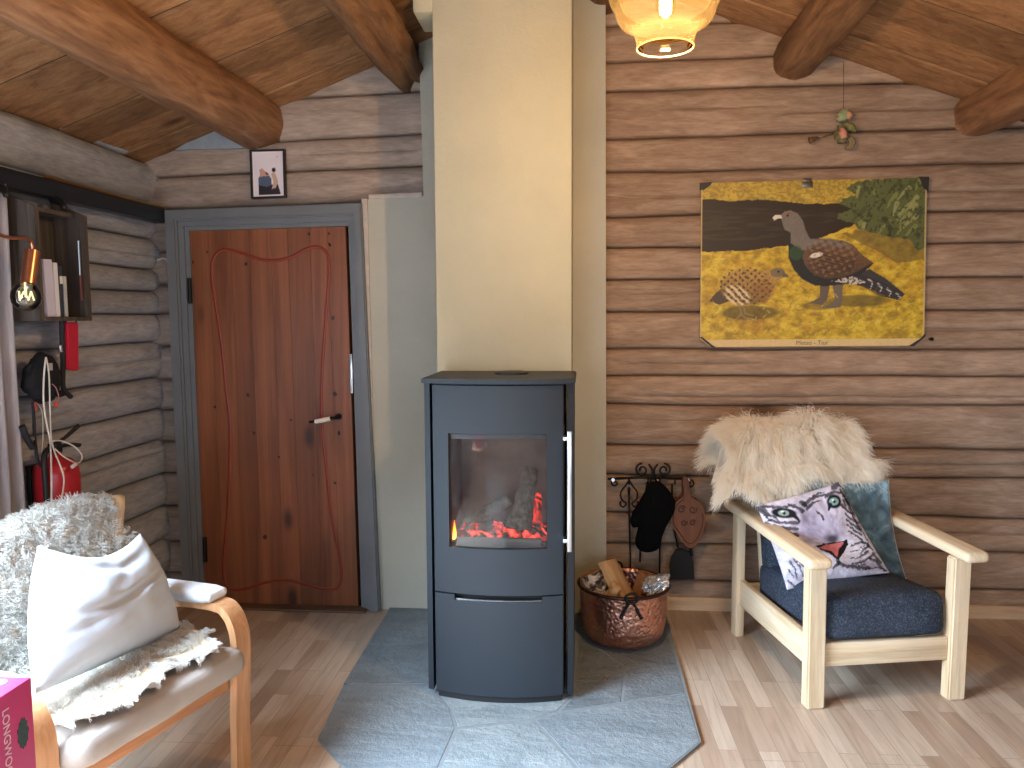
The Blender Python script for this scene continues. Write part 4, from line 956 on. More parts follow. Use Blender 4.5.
def paint_birds(s, t):
    x = 78+s*(902-78); y = 712-t*(712-103)
    nz = vfbm(x/26, y/17, 11, 5); n2 = vfbm(x/9, y/6, 21, 4); n3 = vfbm(x/60, y/40, 31, 3)
    img = np.ones(x.shape+(3,))*S3(196, 160, 44)
    put(img, np.clip((nz-.5)*5, 0, 1)*.8, S3(222, 192, 70)); put(img, np.clip((.46-nz)*6, 0, 1)*.75, S3(142, 112, 40)); put(img, np.clip((n2-.58)*7, 0, 1)*.55, S3(120, 116, 44)); put(img, np.clip((n3-.6)*6, 0, 1)*.4, S3(176, 120, 46))
    put(img, (y < 185)*.6, S3(176, 148, 66)); put(img, ((y < 185) & (n2 > .52))*.5, S3(120, 96, 48))
    wob = 9*(vfbm(x/18, y/18, 41)-.5)
    put(img, np.clip(inpoly(x+wob, y+wob, [(70, 164), (120, 160), (180, 172), (300, 168), (450, 186), (590, 190), (660, 202), (650, 262), (560, 300), (480, 322), (400, 338), (330, 346), (250, 356), (180, 354), (70, 356)]).astype(float), 0, 1), S3(54, 42, 27))
    put(img, inpoly(x, y, [(78, 190), (300, 200), (560, 215), (620, 240), (300, 320), (78, 330)])*np.clip((vfbm(x/70, y/8, 43)-.45)*3, 0, .6), S3(74, 60, 40))
    put(img, np.clip(inpoly(x+wob*2, y+wob*2, [(600, 300), (660, 290), (895, 330), (895, 400), (800, 410), (720, 360)]).astype(float), 0, 1)*.7, S3(104, 88, 48))
    fir = inpoly(x+wob*1.5, y+wob*1.5, [(650, 112), (720, 104), (905, 100), (905, 350), (872, 368), (850, 330), (835, 318), (790, 320), (720, 300), (660, 285), (640, 262), (580, 246), (585, 225), (640, 212), (585, 190), (600, 172), (650, 160), (612, 140)])
    put(img, fir*1.0, S3(92, 96, 54))
    for k in range(26):
        rs = np.random.default_rng(100+k); x0, y0 = rs.uniform(640, 880), rs.uniform(110, 290); l_ = rs.uniform(50, 100); dx, dy = -.75*l_+rs.uniform(0, 60), .55*l_
        put(img, stroke(x, y+4*n2, [(x0, y0), (x0+dx*.5, y0+dy*.4), (x0+dx, y0+dy)], 9, 3)*fir*.8, S3(*[(128, 132, 74), (150, 150, 92), (74, 78, 44)][k % 3]))
    put(img, fir*(vfbm(x/8, y/11, 51) > .6)*.8, S3(56, 58, 34)); put(img, stroke(x, y, [(755, 250), (775, 285), (770, 310)], 10, 4)*.7, S3(44, 40, 26))
    # cast shade in the artwork
    put(img, ell(x, y, 265, 585, 110, 26)*.8, S3(88, 72, 34)); put(img, ell(x, y, 660, 545, 110, 22)*.75, S3(96, 82, 42)); put(img, ell(x, y, 520, 560, 60, 18)*.6, S3(96, 80, 40))
    # cock: tail, body, neck, legs
    put(img, inpoly(x, y, [(520, 485), (558, 485), (548, 540), (528, 560), (505, 555), (478, 552), (500, 542), (520, 530)]), S3(104, 90, 76)); put(img, inpoly(x, y, [(565, 480), (605, 485), (604, 545), (598, 568), (560, 572), (525, 570), (560, 555), (578, 540)]), S3(112, 98, 84))
    put(img, inpoly(x, y, [(650, 452), (700, 428), (765, 468), (830, 522), (806, 545), (740, 522), (690, 496), (640, 484)]), S3(62, 58, 58))
    for k in range(4): put(img, stroke(x, y, [(698+k*34, 466+k*18), (712+k*34, 480+k*18), (706+k*34, 500+k*14)], 4, 2), S3(190, 186, 180))
    for k in range(5): put(img, stroke(x, y, [(665, 452+k*8), (740, 478+k*12), (815, 516+k*7)], 1.6), S3(40, 36, 36))
    put(img, inpoly(x, y, [(402, 330), (412, 300), (470, 300), (530, 318), (600, 322), (640, 340), (672, 376), (716, 408), (690, 432), (660, 456), (660, 482), (600, 484), (540, 490), (500, 486), (455, 462), (424, 428), (405, 385)]), np.ones(img.shape)*S3(44, 42, 38)*(.7+.7*vfbm(x/5, y/5, 91))[..., None])
    put(img, inpoly(x, y, [(470, 320), (540, 316), (605, 324), (640, 342), (668, 374), (712, 406), (680, 424), (645, 444), (600, 460), (540, 462), (500, 450), (470, 420), (455, 385)])*np.clip(.55+.8*(vfbm(x/9, y/5, 61)-.35), 0, 1), np.ones(img.shape)*S3(122, 88, 58)*np.clip(1.45-(y-310)/170, .55, 1.3)[..., None])
    for k in range(7): put(img, stroke(x, y, [(475+k*8, 345+k*15), (560, 372+k*11), (650-k*3, 402+k*6)], 1.8), S3(70, 46, 30))
    put(img, inpoly(x, y, [(480, 316), (560, 316), (610, 326), (650, 352), (600, 350), (520, 345)])*.8, np.ones(img.shape)*S3(112, 102, 90)*(.7+.6*n2)[..., None])
    put(img, inpoly(x, y, [(372, 228), (388, 214), (410, 210), (436, 222), (456, 250), (466, 285), (484, 318), (520, 322), (500, 345), (455, 358), (412, 330), (410, 290), (388, 280), (382, 262)]), np.ones(img.shape)*S3(118, 108, 98)*(.75+.5*vfbm(x/5, y/5, 71))[..., None])
    put(img, ell(x, y, 432, 366, 26, 26)*.7, S3(56, 84, 48)); put(img, ell(x, y, 506, 375, 24, 9, -.2), S3(222, 212, 194))
    put(img, inpoly(x, y, [(560, 470), (640, 455), (690, 478), (640, 486)])*(vfbm(x/6, y/6, 73) > .45), S3(196, 186, 172))
    put(img, inpoly(x, y, [(344, 236), (354, 225), (374, 227), (380, 240), (362, 240), (350, 246)]), S3(216, 204, 180)); put(img, ell(x, y, 399, 229, 5, 4), S3(60, 30, 24)); put(img, ell(x, y, 402, 222, 9, 3), S3(150, 70, 50))
    scal = np.sin(x/6+y/14+3*vfbm(x/20, y/20, 93))*np.sin(y/5-x/16+3*vfbm(x/18, y/18, 95))
    put(img, inpoly(x, y, [(470, 330), (540, 320), (605, 326), (660, 375), (640, 440), (540, 455), (480, 430)])*(scal > .45)*.5, S3(64, 46, 34)); put(img, inpoly(x, y, [(470, 330), (540, 320), (605, 326), (660, 375), (640, 440), (540, 455), (480, 430)])*(scal < -.5)*.45, S3(160, 124, 88))
    # hen
    put(img, inpoly(x, y, [(110, 540), (130, 515), (160, 490), (150, 460), (170, 480), (190, 540), (150, 554)]), S3(84, 66, 48))
    put(img, np.maximum(ell(x, y, 252, 488, 98, 68, .1), inpoly(x, y, [(280, 430), (330, 430), (360, 420), (388, 430), (390, 455), (362, 470), (345, 510), (300, 540)])), np.ones(img.shape)*S3(158, 122, 62)*((.6+.8*vfbm(x/6, y/6, 81))*np.clip(1.3-(y-430)/190, .6, 1.2))[..., None])
    put(img, (ell(x, y, 250, 485, 96, 66, .1) > .3)*(np.sin(x/4.5+4*vfbm(x/14, y/14, 83))*np.sin(y/4+3*vfbm(x/12, y/12, 85)) > .35)*.85, S3(66, 44, 26))
    put(img, ell(x, y, 215, 520, 52, 34, .5)*(np.sin((x-y)/4.2+4*vfbm(x/15, y/15, 87)) > .1)*.85, S3(222, 200, 160)); put(img, ell(x, y, 312, 505, 40, 42)*.5*(n2 > .45), S3(136, 84, 40))
    put(img, ell(x, y, 365, 437, 27, 18), np.ones(img.shape)*S3(122, 104, 78)*(.75+.5*n2)[..., None]); put(img, inpoly(x, y, [(384, 432), (407, 450), (400, 456), (382, 452)]), S3(96, 90, 80)); put(img, ell(x, y, 368, 434, 4.5, 4), S3(20, 16, 14))
    for p_ in ([(226, 560), (232, 590), (255, 612)], [(232, 590), (214, 606)], [(240, 560), (246, 588), (275, 596)]): put(img, stroke(x, y, p_, 4, 3), S3(140, 118, 70))
    for k in range(60):
        rs = np.random.default_rng(300+k); a, b = rs.uniform(90, 890), rs.uniform(500, 680); put(img, stroke(x, y, [(a, b), (a+rs.uniform(-20, 20), b-rs.uniform(5, 16))], 2, 1)*.5, S3(*[(232, 208, 110), (110, 92, 36)][k % 2]))
    put(img, (y > 686), np.ones(img.shape)*S3(214, 184, 128)*(.9+.2*n2)[..., None]); put(img, (x < 82)*.8, S3(206, 180, 122)); put(img, (x > 897)*.8, S3(196, 170, 116))
    return img
nu, nv = 330, 240
s, t_ = np.meshgrid(np.linspace(0, 1, nu+1), np.linspace(0, 1, nv+1), indexing='ij'); col = np.ones(s.shape+(4,)); col[..., :3] = paint_birds(s, t_)
base = [np.array(cp(a, b, .0015)) for a, b in ((0, 0), (1, 0), (1, 1), (0, 1))]
pos = ((1-s)*(1-t_))[..., None]*base[0]+(s*(1-t_))[..., None]*base[1]+(s*t_)[..., None]*base[2]+((1-s)*t_)[..., None]*base[3]
fs = []
for i in range(nu):
    for j in range(nv):
        a, b = (i+.5)/nu, (j+.5)/nv
        if a+b < .052 or (1-a)+b < .05 or (a > .97 and b > 1-(a-.97)*.5): continue
        k = i*(nv+1)+j; fs.append((k, k+nv+1, k+nv+2, k+1))
mesh_obj('bird_print', pos.reshape(-1, 3), fs, painted('bird_print', .45, .35), chart, False, {'paint': ('POINT', 'FLOAT_COLOR', col)})
LEATH = plain('corner_black', srgb(48, 42, 38), .5)
for pl in ([(-.004, .062), (.055, -.004), (.075, -.004), (.055, .012), (.01, .062)], [(.93, -.004), (.955, -.004), (1.004, .055), (1.004, .075), (.985, .045)], [(-.006, .965), (-.006, 1.0), (.05, 1.004), (.04, .985), (.008, .955)], [(.985, .935), (1.006, .92), (1.008, 1.004), (.965, 1.006)]):
    bm = bmesh.new(); a = [bm.verts.new(cp(s_, q_, .0045)) for s_, q_ in pl]; b = [bm.verts.new(cp(s_, q_, -.013)) for s_, q_ in pl]; bm.faces.new(a); bm.faces.new(b)
    for i in range(len(pl)): bm.faces.new((a[i], a[(i+1) % len(pl)], b[(i+1) % len(pl)], b[i]))
    bm_obj('corner_guard', bm, LEATH, chart)
bm = bmesh.new(); box(bm, cp(.475, .975, .004), (.052, .008, .03), .003); box(bm, cp(.475, 1.0, .002), (.04, .008, .02), .003); bm_obj('hanging_clip', bm, plain('clip_metal', srgb(120, 112, 100), .35, .9), chart, 'auto')
dr = (pBR-pBL).normalized(); ang = -math.atan2(dr.z, dr.x)
mw = Matrix.Translation(cp(.506, .021, .0025)) @ Matrix.Rotation(ang, 4, 'Y') @ Matrix.Rotation(math.pi/2, 4, 'X')
text_mesh('caption', 'Metso - Tiur', .03, plain('caption_ink', srgb(104, 88, 66), .7), chart, mw)

# small dark knob on the wall at the picture's lower right
kb = P(930, 339, Y=3.925); bm = tube(bmesh.new(), [kb+Vector((0, .015, 0)), kb+Vector((0, -.022, 0))], [.006, .009], 12)
tag(bm_obj('wall_peg', bm, BLACKM, None, 'auto'), 'small dark knob on the wall at the lower right corner of the bird picture', 'knob')

# ================================================================== PENDANT LAMP
LK = .919; LC = Vector((.2197, 2.16, 2.2206))
lamp = empty('pendant_lamp', 'amber glass pendant lamp with glowing bulb hanging in front of the log wall', 'lamp', LC); lamp.scale = (LK, LK, LK)
prof = [(.0815, -.002), (.083, .006), (.0845, .02), (.088, .034), (.094, .046), (.110, .058), (.126, .067), (.134, .076), (.141, .088), (.143, .094), (.146, .104), (.149, .112), (.156, .124), (.163, .14), (.168, .165), (.169, .19), (.164, .22), (.15, .25), (.128, .275), (.10, .295), (.072, .308), (.05, .315)]
pr = smooth_path([(r, 0, z) for r, z in prof], 3); pr = [(p.x, p.z) for p in pr]
inner = [(r-.0035, z) for r, z in reversed(pr)]
t = NT('amber_glass'); tr = t.n('ShaderNodeBsdfTransparent'); tr.inputs[0].default_value = (1, .955, .85, 1); g_ = t.n('ShaderNodeBsdfGlossy'); g_.inputs['Roughness'].default_value = .02; g_.inputs[0].default_value = (1, .9, .7, 1)
fz = t.n('ShaderNodeFresnel'); fz.inputs[0].default_value = 1.22; tl = t.n('ShaderNodeBsdfTranslucent'); tl.inputs[0].default_value = (1, .72, .36, 1)
m1 = t.n('ShaderNodeMixShader'); m1.inputs[0].default_value = .012; t.l(tr.outputs[0], m1.inputs[1]); t.l(tl.outputs[0], m1.inputs[2])
m2 = t.n('ShaderNodeMixShader'); t.l(fz.outputs[0], m2.inputs[0]); t.l(m1.outputs[0], m2.inputs[1]); t.l(g_.outputs[0], m2.inputs[2]); t.l(m2.outputs[0], t.out.inputs[0]); AMB = t.m
t = NT('amber_rim'); d1 = t.n('ShaderNodeBsdfDiffuse'); d2 = t.n('ShaderNodeBsdfTranslucent'); d1.inputs[0].default_value = d2.inputs[0].default_value = (1, .82, .5, 1); mx = t.n('ShaderNodeMixShader'); t.l(d1.outputs[0], mx.inputs[1]); t.l(d2.outputs[0], mx.inputs[2]); t.l(mx.outputs[0], t.out.inputs[0]); RIMG = t.m
bm_obj('glass_shade', lathe(bmesh.new(), pr, 56), AMB, lamp, True)
bm_obj('glass_rim', tube(bmesh.new(), [(.0815*math.cos(a), .0815*math.sin(a), 0) for a in [q_*2*math.pi/56 for q_ in range(56)]], .0022, 8, closed=True), RIMG, lamp, True)
BRASS = plain('brass', srgb(190, 150, 84), .3, 1.0)
bm = lathe(bmesh.new(), [(0, .35), (.02, .35), (.054, .335), (.056, .312), (.024, .31), (.022, .245), (0, .243)], 28); bm_obj('socket', bm, BRASS, lamp, 'auto')
bulb = bm_obj('bulb', lathe(bmesh.new(), [(.012, .25), (.016, .235), (.024, .215), (.03, .18), (.03, .13), (.027, .105), (.018, .088), (.006, .081), (0, .08)], 28), thin_glass('bulb_glass', (1, .93, .8, 1), 1.45), lamp, True)
FIL = glow('filament', (1, .60, .22, 1), 55)
bm = bmesh.new()
for k in range(6):
    a = k*math.pi/3; tube(bm, [(.013*math.cos(a), .013*math.sin(a), .225), (.015*math.cos(a+.3), .015*math.sin(a+.3), .165), (.012*math.cos(a+.5), .012*math.sin(a+.5), .105)], .0042, 6)
bm_obj('filament', bm, FIL, bulb)
bm_obj('cord', tube(bmesh.new(), [(0, 0, .345), (0, 0, (ceil_z(LC.x)-LC.z)/LK-.01)], .0035, 8), plain('cord_black', srgb(30, 28, 26), .6), lamp)
cz = (ceil_z(LC.x)-LC.z)/LK
bm_obj('ceiling_rose', lathe(bmesh.new(), [(0, cz+.03), (.05, cz+.03), (.05, cz-.03), (.04, cz-.04), (0, cz-.04)], 24), BRASS, lamp, 'auto')
ld = bpy.data.lights.new('pendant_bulb_light', 'POINT'); ld.color = (1, .70, .40); ld.energy = 50; ld.shadow_soft_size = .018
lo_ = bpy.data.objects.new('pendant_bulb_light', ld); C.objects.link(lo_); lo_.location = LC+Vector((0, 0, .086)); lo_.parent = None

# ================================================================== HANGING ORNAMENT (little straw-broom rider)
c = P(841, 128, Y=3.875); orn = empty('hanging_ornament', 'tiny kitchen-witch doll on a broom hanging from a string above the bird picture', 'ornament', c)
q = lambda x, y, d=0: P(x, y, Y=3.875-d)-c
bm_obj('string', tube(bmesh.new(), [q(843.5, 62, -.03), q(843.5, 108)], .0012, 6), plain('string_brown', srgb(70, 46, 32), .8), orn)
def blob(nm, pts, r, mat, flat=1.0): return bm_obj(nm, tube(bmesh.new(), smooth_path(pts, 4), [r[min(len(r)-1, int(i*len(r)/((len(pts)-1)*4+1)))] for i in range((len(pts)-1)*4+1)], 12, flat=flat), mat, orn, True)
blob('headscarf', [q(847, 109), q(845, 112), q(842, 117), q(838, 121)], [.010, .024, .026, .012], plain('scarf_green', srgb(140, 150, 112), .8, nscale=40))
blob('face', [q(846, 111, .012), q(849, 115, .014), q(848, 119, .01)], [.010, .016, .01], plain('doll_face', srgb(190, 140, 104), .7))
blob('dress', [q(842, 126), q(841, 131), q(842, 137), q(842, 143)], [.020, .030, .034, .022], plain('doll_dress', srgb(104, 98, 64), .85, nscale=70, namt=.5))
blob('apron', [q(842, 129, .024), q(843, 133, .03), q(844, 138, .028)], [.012, .017, .014], plain('doll_apron', srgb(196, 132, 110), .85, nscale=60))
blob('sleeve', [q(846, 124, .01), q(851, 127, .02), q(855, 131, .01)], [.014, .017, .010], plain('doll_sleeve', srgb(112, 108, 60), .85, nscale=70, namt=.4))
for a_, b_, c_ in ((848, 851, 846), (851, 854, 849)): blob('leg', [q(a_, 137), q(b_, 143), q(c_, 149)], [.008, .008, .009], plain('doll_leg', srgb(128, 110, 78), .8))
bm = tube(bmesh.new(), [q(833, 134), q(812, 140)], [.003, .004], 8); tube(bm, [q(818, 137), q(814, 139), q(809.5, 140.5)], [.004, .012, .017], 10); bm_obj('broom', bm, plain('broom_straw', srgb(96, 70, 44), .9, nscale=90, namt=.5), orn, True)

# ================================================================== SMALL FRAMED PHOTO ABOVE THE DOOR
FY_ = 3.838
fTL, fTR, fBR, fBL = P(250.3, 150.2, Y=FY_), P(285.3, 149.3, Y=FY_), P(286.6, 197.8, Y=FY_), P(252, 199.2, Y=FY_)
FO = (fTL+fTR+fBR+fBL)/4; fr = empty('picture_frame', 'small dark-framed photo of two seated people above the door', 'picture', FO)
def fp(s, t, d=0.0): p = fBL*(1-s)*(1-t)+fBR*s*(1-t)+fTR*s*t+fTL*(1-s)*t-FO; p.y -= d; return p
bm = bmesh.new(); w_, h_ = .055, .04
for pl in ([(0, 0), (1, 0), (1-w_, h_), (w_, h_)], [(1, 0), (1, 1), (1-w_, 1-h_), (1-w_, h_)], [(1, 1), (0, 1), (w_, 1-h_), (1-w_, 1-h_)], [(0, 1), (0, 0), (w_, h_), (w_, 1-h_)]):
    a = [bm.verts.new(fp(*k, .012)) for k in pl]; b = [bm.verts.new(fp(*k, -.008)) for k in pl]; bm.faces.new(a); bm.faces.new(b)
    for i in range(4): bm.faces.new((a[i], a[(i+1) % 4], b[(i+1) % 4], b[i]))
bm_obj('frame', bm, plain('frame_dark', srgb(44, 32, 32), .4), fr)
def paint_photo(s, t):
    x = 120+s*390; y = 655-t*550
    img = np.ones(x.shape+(3,))*S3(232, 220, 222); put(img, (x > 160)*(x < 468)*(y > 150)*(y < 610)*.8, S3(224, 212, 216)); put(img, ell(x, y, 418, 185, 14, 12)*.5, S3(190, 178, 180))
    put(img, inpoly(x, y, [(200, 612), (205, 480), (340, 500), (420, 500), (450, 612)]), S3(42, 40, 46)); put(img, inpoly(x, y, [(205, 420), (225, 395), (330, 405), (350, 430), (350, 500), (300, 525), (205, 500)]), S3(84, 94, 114))
    put(img, inpoly(x, y, [(215, 330), (240, 310), (275, 340), (310, 370), (330, 400), (225, 408)]), S3(204, 150, 136)); put(img, inpoly(x, y, [(345, 375), (385, 360), (410, 420), (425, 480), (390, 540), (350, 550), (370, 470)]), S3(196, 164, 144))
    put(img, ell(x, y, 377, 335, 22, 26), S3(38, 28, 28)); put(img, ell(x, y, 300, 375, 20, 12, .6), S3(90, 50, 44)); return img
n = 60; s, t_ = np.meshgrid(np.linspace(0.03, .97, n+1), np.linspace(.02, .98, n+1), indexing='ij'); col = np.ones(s.shape+(4,)); col[..., :3] = paint_photo(s, t_)
mesh_obj('photo_print', [fp(a, b, .003) for a, b in zip(s.ravel(), t_.ravel())], [(i*(n+1)+j, (i+1)*(n+1)+j, (i+1)*(n+1)+j+1, i*(n+1)+j+1) for i in range(n) for j in range(n)], painted('photo_print', .35, .4), fr, False, {'paint': ('POINT', 'FLOAT_COLOR', col)})
# ================================================================== LEFT WALL FITTINGS
rl = empty('wall_rail', 'long dark metal rail along the top of the left log wall', 'rail', (-2.13, 2.0, 2.02))
RAILM = plain('rail_dark', srgb(34, 40, 50), .4, .4, nscale=6)
RO = Vector((-2.13, 2.0, 2.02))
boxo('track', (0, -.1, .005), (.06, 3.74, .072), RAILM, rl, .006)
bm_obj('brass_rod', tube(bmesh.new(), [(.022, .9, .047), (.022, 1.76, .047)], .006, 8), BRASS, rl, 'auto')
for y in (2.66, 2.97):
    bm = bmesh.new(); tube(bm, smooth_path([(.0, y-2.0, -.03), (.045, y-2.01, -.045), (.075, y-2.03, -.075)], 4), [.016]*5+[.012]*3+[.006], 10); bm_obj('rail_bracket', bm, STDARK, rl, True)
# box shelf of old dark boards
OLD = wood('old_dark_boards', [srgb(60, 54, 52), srgb(98, 88, 82), srgb(124, 114, 106)], 2, 18, 1.0, .75, .2, None, .6)
XF = -2.045; Y0, Y1 = P(37, 260, X=XF).y, P(89, 260, X=XF).y
SO = Vector((-2.1, (Y0+Y1)/2, 1.5)); shelf = empty('wall_shelf', 'open box shelf of old dark boards on the left log wall', 'shelf', SO)
hw = (Y1-Y0)/2
def side(bmx, y, w0=.0, w1=.0):
    prism(bmx, [(-2.185-SO.x, -.0), (XF-SO.x, -.0), (XF-SO.x, .43), (-2.185-SO.x, .49)], y-.012, y+.012, lambda a, b, d: (a, d, b))
for s in (-1, 1):
    bm = bmesh.new(); side(bm, s*(hw-.012)); bm_obj('side_board', bm, OLD, shelf)
boxo('bottom_board', (-.013, 0, .008), (.145, 2*hw-.048, .016), OLD, shelf, .002); boxo('back_board', (-.083, 0, .23), (.012, 2*hw-.05, .44), OLD, shelf, .002)
boxo('top_board', (-.03, 0, .43), (.1, 2*hw-.05, .018), OLD, shelf, .002)
bks = [(-.083, .046, .22, srgb(206, 202, 222), 'lavender-white paperback standing leftmost in the dark box shelf', .07), (-.044, .022, .21, srgb(222, 220, 222), 'white book standing between the lavender and the dark book on the shelf', .03), (-.02, .02, .2, srgb(54, 62, 76), 'dark blue book with white band in the box shelf', .0), (.004, .018, .16, srgb(186, 190, 190), 'short pale grey booklet standing rightmost in the box shelf', .0)]
PAGE = plain('paper', srgb(226, 222, 212), .8)
for dy, th, h, c, lab, tilt in bks:
    o = Vector((-2.105, SO.y+dy, 1.517)); b = empty('book', lab, 'book', o, 0, 'books in the box shelf'); b.rotation_euler = (tilt*.5, 0, 0)
    bm = bmesh.new(); box(bm, (0, -th/2+.0015, h/2), (.11, .002, h), .0005); box(bm, (0, th/2-.0015, h/2), (.11, .002, h), .0005); box(bm, (.054, 0, h/2), (.003, th, h), .0008); bm_obj('cover', bm, plain('book_cover', c, .5), b)
    boxo('pages', (-.004, 0, h/2), (.108, th-.005, h-.008), PAGE, b, .001)
    if c[0] < .1: boxo('spine_label', (.0565, 0, h*.72), (.001, th*.8, .03), PAGE, b, 0)
o = P(70.5, 262, X=-2.06); pen = empty('hanging_knife', 'slim knife hanging upright inside the box shelf', 'knife', o); pen.location.y = SO.y+hw-.04
bm_obj('blade', tube(bmesh.new(), [(0, 0, .09), (0, 0, -.05)], .004, 8), STEEL, pen); bm_obj('handle', tube(bmesh.new(), [(0, 0, -.05), (0, .002, -.15)], [.007, .006], 8), plain('knife_handle', srgb(96, 48, 44), .5), pen)
# copper wall lamp
COP = plain('satin_copper', srgb(214, 150, 118), .28, 1.0)
LX = -1.97; bc = P(26, 297, X=LX); sct, scb = P(32.5, 250, X=LX), P(28, 284, X=LX)
sl = empty('wall_lamp', 'copper wall lamp with round clear bulb in front of the dark box shelf', 'lamp', bc); q = lambda v: Vector(v)-bc
arm0 = P(0, 235, X=LX)
bm_obj('arm', tube(bmesh.new(), smooth_path([q((-2.19, 2.28, 2.2)), q((-2.06, 2.28, 2.2)), q((LX, 2.28, 2.1)), q((LX, 2.30, 1.86)), q(arm0), q(P(24, 238, X=LX)), q(P(31, 242, X=LX)), q(sct)], 7), .0065, 10), COP, sl, True)
bm_obj('wall_plate', tube(bmesh.new(), [q((-2.2, 2.28, 2.2)), q((-2.17, 2.28, 2.2))], .05, 24), COP, sl, 'auto')
bm_obj('socket', tube(bmesh.new(), [q(sct), q(sct)*.97+q(scb)*.03, q(scb)], [.012, .026, .026], 20), COP, sl, 'auto')
bm_obj('cap', tube(bmesh.new(), [q(scb), q(scb)+Vector((0, -.002, -.018))], [.016, .014], 16), STEEL, sl, 'auto')
BG = thin_glass('clear_bulb_glass', (.95, .93, .86, 1), 1.5, .01, .05)
bl = bm_obj('bulb', lathe(bmesh.new(), [(.013, .062), (.018, .052), (.034, .041), (.046, .02), (.049, 0), (.046, -.02), (.034, -.038), (.016, -.047), (0, -.0495)], 28), BG, sl, True)
bm = bmesh.new()
for k in range(5):
    a = k*2*math.pi/5; tube(bm, [(.02*math.cos(a), .02*math.sin(a), .02), (.024*math.cos(a+.7), .024*math.sin(a+.7), -.012)], .003, 6)
tube(bm, [(0, 0, .055), (0, 0, .0)], .004, 6)
bm_obj('filament', bm, glow('soft_filament', (1, .8, .42, 1), 1.6), bl, True)
# curtain
vs, fs = [], []; ny, nz = 90, 14; ya, yb = 2.30, P(12, 300, X=-2.11).y
for i in range(ny+1):
    for j in range(nz+1):
        s = i/ny; z = .03+(2.0-.03)*j/nz; vs.append((-2.125+.026*math.sin(s*34+.25*math.sin(j*.7))+.004*fbm(s*9, z*2), ya+(yb-ya)*s+.008*math.sin(s*17+j*.2)*(1-s), z))
for i in range(ny):
    for j in range(nz): a = i*(nz+1)+j; fs.append((a, a+nz+1, a+nz+2, a+1))
t = NT('curtain_linen'); v = t.coords((1, 1, 1)); n1 = t.noise(t.coords((1, 160, 6)), 1, 3, .6)
d1 = t.n('ShaderNodeBsdfDiffuse'); t.l(t.ramp(n1, [(.3, srgb(170, 164, 168)), (.7, srgb(206, 202, 206))]), d1.inputs[0]); d2 = t.n('ShaderNodeBsdfTranslucent'); d2.inputs[0].default_value = srgb(190, 186, 196)
mx = t.n('ShaderNodeMixShader'); mx.inputs[0].default_value = .35; t.l(d1.outputs[0], mx.inputs[1]); t.l(d2.outputs[0], mx.inputs[2]); t.l(mx.outputs[0], t.out.inputs[0])
o = mesh_obj('curtain', vs, fs, t.m, None, True); sm = o.modifiers.new('thickness', 'SOLIDIFY'); sm.thickness = .003
tag(o, 'pale lavender-grey curtain hanging at the left window', 'curtain')
# fire extinguisher
EX = -2.085; ec = P(58, 500, X=EX); ztop = P(58, 456, X=EX).z
ext = empty('fire_extinguisher', 'red fire extinguisher hanging on the left log wall behind the armchair', 'fire extinguisher', (EX, ec.y, ztop-.46))
H = .46; RED = plain('extinguisher_red', srgb(168, 30, 40), .3, 0, .5)
bm_obj('cylinder', lathe(bmesh.new(), [(0, 0), (.07, 0), (.082, .012), (.084, .03), (.084, H-.07), (.078, H-.035), (.055, H-.01), (.025, H), (.022, H+.02), (0, H+.02)], 36), RED, ext, True)
bm_obj('label_band', lathe(bmesh.new(), [(.0846, H-.24), (.0849, H-.24), (.0849, H-.175), (.0846, H-.175)], 36), plain('label_white', srgb(214, 206, 204), .5), ext, True)
bm = bmesh.new(); box(bm, (0, 0, H+.035), (.04, .04, .04), .006); tube(bm, smooth_path([(0, -.01, H+.05), (.02, .03, H+.07), (.05, .08, H+.115)], 4), [.011]*5+[.013]*4, 8, flat=.6); tube(bm, smooth_path([(0, 0, H+.035), (.02, .05, H+.04), (.04, .095, H+.03)], 4), .011, 8, flat=.6)
bm_obj('valve', bm, STDARK, ext, 'auto')
bm_obj('hose', tube(bmesh.new(), smooth_path([(0, -.02, H+.04), (.02, -.09, H+.02), (.03, -.105, H-.1), (.03, -.1, H-.3)], 6), .011, 8), STDARK, ext, True)
bm_obj('wall_bracket', box(bmesh.new(), (-.098, 0, H*.6), (.022, .06, .3), .004), STDARK, ext, 'auto')
# cap on a hook
CX = -2.11; cc = P(41, 378, X=CX); cap = empty('cap', 'black cap hanging on a hook below the dark box shelf', 'cap', cc)
bm = bmesh.new(); bmesh.ops.create_icosphere(bm, subdivisions=4, radius=1)
for v in bm.verts:
    c = v.co.copy(); w = 1+.14*fbm(c.x*2, c.y*2, c.z*2+3); v.co = Vector((c.x*.05*w+.005, c.y*.088*w*(1-.15*max(0, c.z)), c.z*.098*w))
bm_obj('crown', bm, plain('cap_black', srgb(20, 21, 25), .85, nscale=20), cap, True)
bm = bmesh.new(); n = 14
pts = [(math.cos(a)*.05, math.sin(a)*.075) for a in [math.pi*i/n for i in range(n+1)]]
prism(bm, [(x*.5+.0, y) for x, y in pts], -.004, .004, lambda a, b, d: (a+.035+d, .03+b*.9-.02, -.062-a*.6+.25*abs(b)*0)); bm_obj('brim', bm, plain('brim_black', srgb(26, 27, 32), .7), cap)
bm_obj('white_highlight', box(bmesh.new(), (.054, -.02, .045), (.003, .03, .028), .001), plain('cap_highlight', srgb(170, 170, 172), .6), cap)  # pale plate painted as the white highlight inside the cap
